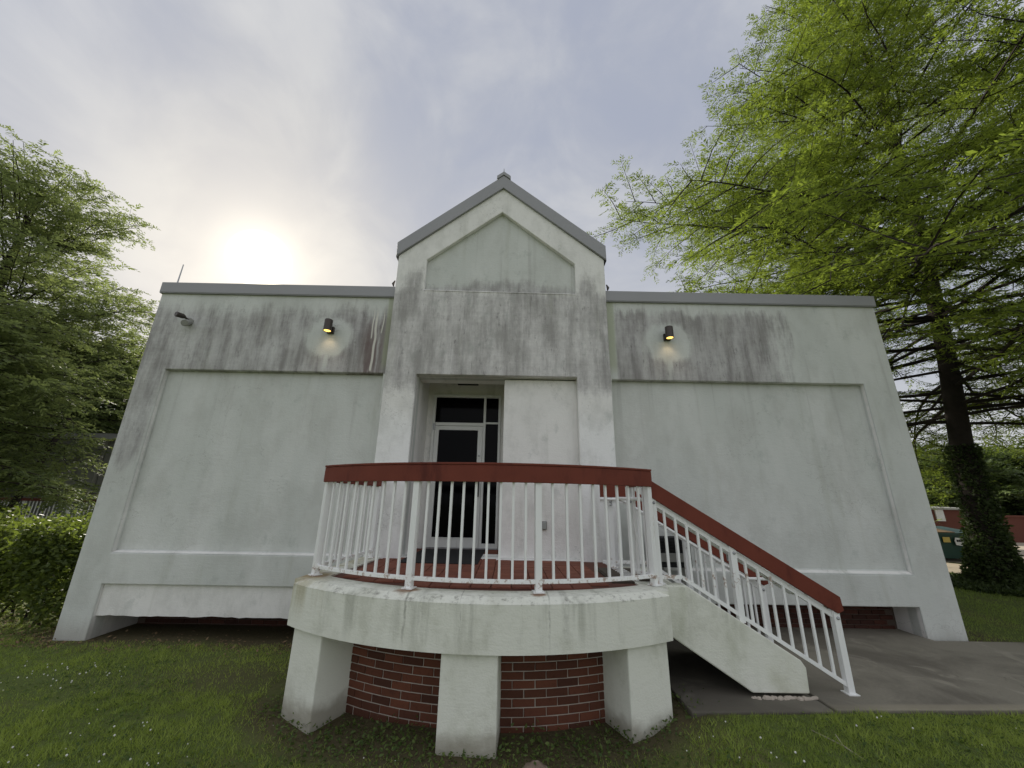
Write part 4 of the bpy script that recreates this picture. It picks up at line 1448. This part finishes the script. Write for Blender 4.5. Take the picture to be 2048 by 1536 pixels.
base = np.stack([xa, ya, gz(xa, ya) - 0.004], 1)
th = rg.random(n) * 2 * PI
lean = rg.uniform(.15, .9, n)
dirs = unit(np.stack([np.cos(th) * lean, np.sin(th) * lean, np.ones(n) * .8], 1))
clump = 0.45 * vnoise(xa + 50, ya + 50, 14.0, 1) + 0.30 * vnoise(xa + 50, ya + 50, 5.0, 2) + 0.25 * vnoise(xa + 50, ya + 50, 1.3, 3)
clump = np.clip((clump - 0.5) * 2.0 + 0.5, 0, 1)
Lg = rg.uniform(.022, .060, n) * (0.35 + 1.25 * clump) * (1 - .4 * bare)
wg = rg.uniform(.004, .0085, n)
sd = unit(np.cross(dirs, rg.normal(0, 1, (n, 3))))
v = np.stack([base + sd * (wg / 2)[:, None], base - sd * (wg / 2)[:, None], base + dirs * Lg[:, None]], 1).reshape(-1, 3)
tg = np.clip(rg.random(n) * .45 + .65 * clump - .05, 0, 1) * np.where(xa > 6.2, .35, 1)  # right of the building, tree shade is put into the blade tint
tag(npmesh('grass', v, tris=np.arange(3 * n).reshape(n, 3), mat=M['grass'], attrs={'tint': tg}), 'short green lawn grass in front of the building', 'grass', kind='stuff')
print('grass', n)

# clover leaves, weeds at the foot of the porch
n = 16000
x = rg.uniform(-7, 7, n); y = rg.uniform(2.3, 5.4, n)
rr_ = np.hypot(x - CX, y - CY)
cl = np.sin(x * 2.2 + 1) * np.sin(y * 3.1 + x) > -0.1
ok = ((rr_ > RF + .03) | (x < -2.25) | (x > 1.75)) & ~((x > 1.6) & (y > slab_front(x) - .02)) & cl & ~((x < -2.1) & (y > 4.9) & (x > -3.8))
x, y = x[ok], y[ok]
n1 = len(x)
NW = 3000
a = rg.random(NW) * (A1 - A0 + .1) + A0 - .05
a = np.round(a * 9) / 9 + rg.normal(0, .035, NW)
r_ = RF + rg.normal(-0.10, 0.15, NW)
x2 = CX + r_ * np.sin(a); y2 = CY - r_ * np.cos(a)
hgt = rg.random(NW) ** 2.0 * 0.085 * (0.4 + 0.6 * (np.sin(a * 19) > 0.1))
x = np.concatenate([x, x2]); y = np.concatenate([y, y2])
zz2 = gz(x, y) + np.concatenate([rg.uniform(.008, .035, n1), 0.008 + hgt])
v, q_, ti = leaves_blob(np.stack([x, y, zz2], 1), len(x), 0.032, rg, 0.6)
tag(npmesh('weeds', v, quads=q_, mat=M['weed'], attrs={'tint': ti}), 'small broad leaved weeds and clover along the porch and in the lawn', 'weeds', kind='stuff')

# white clover flowers
fm = MB()
for i in range(260):
    for _ in range(20):
        x = random.uniform(-6.5, 5.5); y = random.uniform(2.35, 5.2)
        if math.sin(x * 1.9 + 1) * math.sin(y * 2.9 + x * .7) < random.uniform(-.2, .8): continue
        if math.hypot(x - CX, y - CY) < RF + .05 and -2.2 < x < 1.7: continue
        if x > 1.6 and y > slab_front(x) - .05: continue
        if x > 0.8 and random.random() < .6: continue
        break
    else:
        continue
    s = random.uniform(.004, .0085)
    z = float(gz(x, y)) + random.uniform(.03, .06)
    fm.lathe([(s * .5, -s * .7), (s, 0), (s * .6, s * .8), (s * .1, s)], (x, y, z), 5)
tag(fm.build('clover_flowers', M['flower']), 'tiny white clover flowers dotted over the lawn', 'flowers', kind='stuff')

# leaf litter under the hedge and along the wall
n = 5200
x = np.concatenate([rg.uniform(-9.5, -5.8, n // 2), rg.uniform(-6, 5, n - n // 2) * np.where(rg.random(n - n // 2) < .6, 0.0, 1.0) - 90 * (rg.random(n - n // 2) < .0)])
y = np.concatenate([rg.uniform(5.7, 7.6, n // 2), rg.normal(5.9, .25, n - n // 2)])
ok = ~((x > WL0) & (y > 6.6)) & ~((x > -2.1) & (x < 1.7)) & ~(x > 1.7)
x, y = x[ok], y[ok]
v, q_, ti = leaves_blob(np.stack([x, y, gz(x, y) + .01], 1), len(x), 0.045, rg, 0.85)
tag(npmesh('leaf_litter', v, quads=q_, mat=M['litter'], attrs={'tint': ti}), 'dry brown leaves scattered under the hedge and wall', 'leaves', kind='stuff')

# half sunk stone at the bottom edge, dead twig
rs = random.Random(5)
bm = bmesh.new()
bmesh.ops.create_icosphere(bm, subdivisions=3, radius=1.0)
for v_ in bm.verts:
    k = 1 + 0.10 * math.sin(v_.co.x * 5 + 1) * math.sin(v_.co.y * 6) + 0.06 * math.sin(v_.co.z * 9 + v_.co.x * 7) + rs.uniform(-.03, .03)
    v_.co = Vector((v_.co.x * 0.115 * k + 0.235, v_.co.y * 0.08 * k + 3.47, v_.co.z * 0.075 * k - 0.005))
me = bpy.data.meshes.new('stone'); bm.to_mesh(me); bm.free(); me.shade_smooth()
M['stone'] = plain('pitted brown stone', (0.20, 0.15, 0.115), 0.9, var=0.5, scale=18, bmp=0.8, dirt=(0.42, 0.37, 0.30), dscale=5.0, dlo=.55, dhi=.65)
tag(link('stone', me, M['stone']), 'rounded pitted brown stone half sunk in the grass below the porch', 'stone')
tw = MB().tube([(2.62, 3.35, .135), (2.56, 3.55, .16), (2.49, 3.78, .15)], [0.004, 0.005, 0.003], 5).tube([(2.56, 3.55, .16), (2.565, 3.62, .20)], [0.004, 0.002], 5)
tag(tw.build('twig', plain('bleached twig', (0.38, 0.34, 0.27), 0.9)), 'thin bleached twig lying on the lawn before the walkway', 'twig')

# ------------------------------------------------------------------ right background
M['sand'] = plain('pale driveway concrete', (0.36, 0.31, 0.24), 0.95, var=0.25, scale=2.0, bmp=0.3)
dv = MB().ext([(12.9, 11.0), (15.5, 9.6), (60, 9.0), (60, 24), (13.0, 24), (12.6, 13.0)], -0.1, 0.155).build('driveway', M['sand'])
tag(dv, kind='structure')
M['green_paint'] = plain('dark green painted steel', (0.012, 0.050, 0.034), 0.5, var=0.15, scale=3, dirt=(0.05, 0.035, 0.02), dlo=.6, dhi=.75)
M['yellow'] = plain('yellow sticker', (0.55, 0.42, 0.10), 0.6)
M['white'] = plain('white sticker', (0.65, 0.66, 0.64), 0.6)
du = thing('dumpster', 'dark green steel dumpster with yellow and white stickers behind the right corner', 'dumpster', (15.6, 14.9, 0.155))
MB().add([(14.55, 14.35, .25), (16.7, 14.35, .25), (16.7, 15.6, .25), (14.55, 15.6, .25), (14.5, 14.25, 1.06), (16.75, 14.25, 1.06), (16.75, 15.7, 1.25), (14.5, 15.7, 1.25)],
         [(3, 2, 1, 0), (4, 5, 6, 7), (0, 1, 5, 4), (1, 2, 6, 5), (2, 3, 7, 6), (3, 0, 4, 7)]).build('body', M['green_paint'], du, bevel=0.01)
MB().box(14.46, 16.79, 14.19, 14.26, 1.03, 1.09).build('rim', M['green_paint'], du)
for x in (15.0, 15.9, 16.5):
    MB().box(x, x + .05, 14.24, 14.32, .3, 1.03).build('rib', M['green_paint'], du)
MB().add([(14.5, 14.22, 1.095), (15.6, 14.22, 1.095), (15.6, 15.7, 1.30), (14.5, 15.7, 1.30), (14.5, 14.22, 1.12), (15.6, 14.22, 1.12), (15.6, 15.7, 1.325), (14.5, 15.7, 1.325)],
         [(3, 2, 1, 0), (4, 5, 6, 7), (0, 1, 5, 4), (1, 2, 6, 5), (2, 3, 7, 6), (3, 0, 4, 7)]).build('lid', M['litter'], du)
MB().box(15.12, 15.36, 14.225, 14.235, .78, .95).build('sticker', M['yellow'], du)
st_ = MB().prism([(15.52, .70), (15.80, .66), (15.86, .74), (15.80, .80), (15.86, .88), (15.80, .92), (15.55, .94), (15.50, .84)], 14.215, 14.222).build('sticker', M['white'], du)
for k in range(3):
    MB().box(15.57 + .07 * k, 15.62 + .07 * k, 14.205, 14.2145, .80, .87).build('emblem_mark', M['dark'], st_)
for x in (14.8, 16.4):
    for y in (14.6, 15.4):
        MB().lathe([(.0, -.03), (.08, -.03), (.08, .03), (.0, .03)], (x, y, .236), 12, 'x').build('caster', M['dark'], du)

M['far_brick'] = brick_mat('far brick', (0.115, 0.040, 0.028), (0.145, 0.052, 0.036))
bw = thing('brick_wall', 'long low red brick wall across the driveway', 'wall', (30, 23, 0))
MB().box(19.5, 46, 23.0, 23.3, -0.1, 1.50).build('wall', M['far_brick'], bw)
MB().box(19.4, 46.1, 22.94, 23.36, 1.502, 1.60).build('coping', M['far_brick'], bw)
for k in range(9):
    x = 20.0 + 3.2 * k
    MB().box(x, x + .45, 22.86, 22.998, -0.1, 1.499).build('pier', M['far_brick'], bw)
sh = thing('brick_shed', 'dark red brick outbuilding behind the dumpster', 'shed', (21.0, 19.5, 0))
MB().box(17.6, 21.6, 18.6, 21.6, -0.1, 1.85).build('wall', M['far_brick'], sh)
MB().add([(17.5, 18.5, 1.852), (21.7, 18.5, 1.852), (21.7, 21.7, 1.852), (17.5, 21.7, 1.852), (17.5, 18.5, 1.93), (21.7, 18.5, 1.93), (21.7, 21.7, 2.05), (17.5, 21.7, 2.05)],
         [(3, 2, 1, 0), (4, 5, 6, 7), (0, 1, 5, 4), (1, 2, 6, 5), (2, 3, 7, 6), (3, 0, 4, 7)]).build('roof', M['grey_plastic'], sh)
MB().box(19.72, 20.1, 18.55, 18.598, 1.35, 1.85).build('window', M['white'], sh)
MB().box(18.95, 19.1, 18.55, 18.598, 1.28, 1.42).build('notice', M['white'], sh)

# ------------------------------------------------------------------ left background: the neighbouring building with its porch railing
M['dim_wall'] = plain('weathered grey green wall', (0.21, 0.215, 0.19), 0.9, var=0.12, scale=1.5, dirt=(0.13, 0.13, 0.11), dlo=.5, dhi=.7)
nb_ = thing('neighbour_building', 'dim grey stucco building beyond the hedge on the left', 'building', (-20, 20, 0))
MB().box(-26.5, -17.9, 17.2, 24, -0.2, 4.2).build('wall', M['dim_wall'], nb_)
MB().box(-17.85, -13.0, 17.35, 24, -0.2, 4.2).build('wall', M['dim_wall'], nb_)
MB().box(-17.9, -17.85, 17.4, 24, -0.2, 4.2).build('joint', M['dark'], nb_)
MB().box(-26.6, -12.9, 17.05, 24.1, 4.202, 4.45).build('coping', cop, nb_)
nr = thing('far_railing', 'long white railing with thin red cap before the neighbouring building', 'railing', (-19, 15.2, 0))
MB().box(-27, -12.6, 15.17, 15.23, 1.60, 1.70).build('cap_board', rb, nr)
MB().box(-27, -12.6, 15.18, 15.22, .78, .82).build('bottom_rail', ws, nr)
MB().box(-27, -12.6, 15.14, 15.26, 0.15, 0.70).build('plinth', M['dim_wall'], nr)
for k in range(9):
    MB().box(-26.6 + 1.7 * k, -26.53 + 1.7 * k, 15.17, 15.23, .70, 1.6).build('post', ws, nr)
bal_me = MB().box(-.012, .012, -.012, .012, .8, 1.6).mesh('baluster')
for k in range(106):
    link('baluster', bal_me, ws, nr, (-26.7 + .132 * k, 15.2, 0))
pl = thing('leaning_trunk', 'slim dark leaning tree trunk before the far red capped railing', 'tree trunk', (-17.6, 14.6, 0))
MB().tube([(-17.9, 14.4, -0.1), (-17.5, 14.4, 1.4), (-17.0, 14.4, 3.2), (-16.6, 14.4, 4.6)], [0.13, 0.11, 0.09, 0.07], 8).build('trunk', M['bark'], pl, smooth=True)
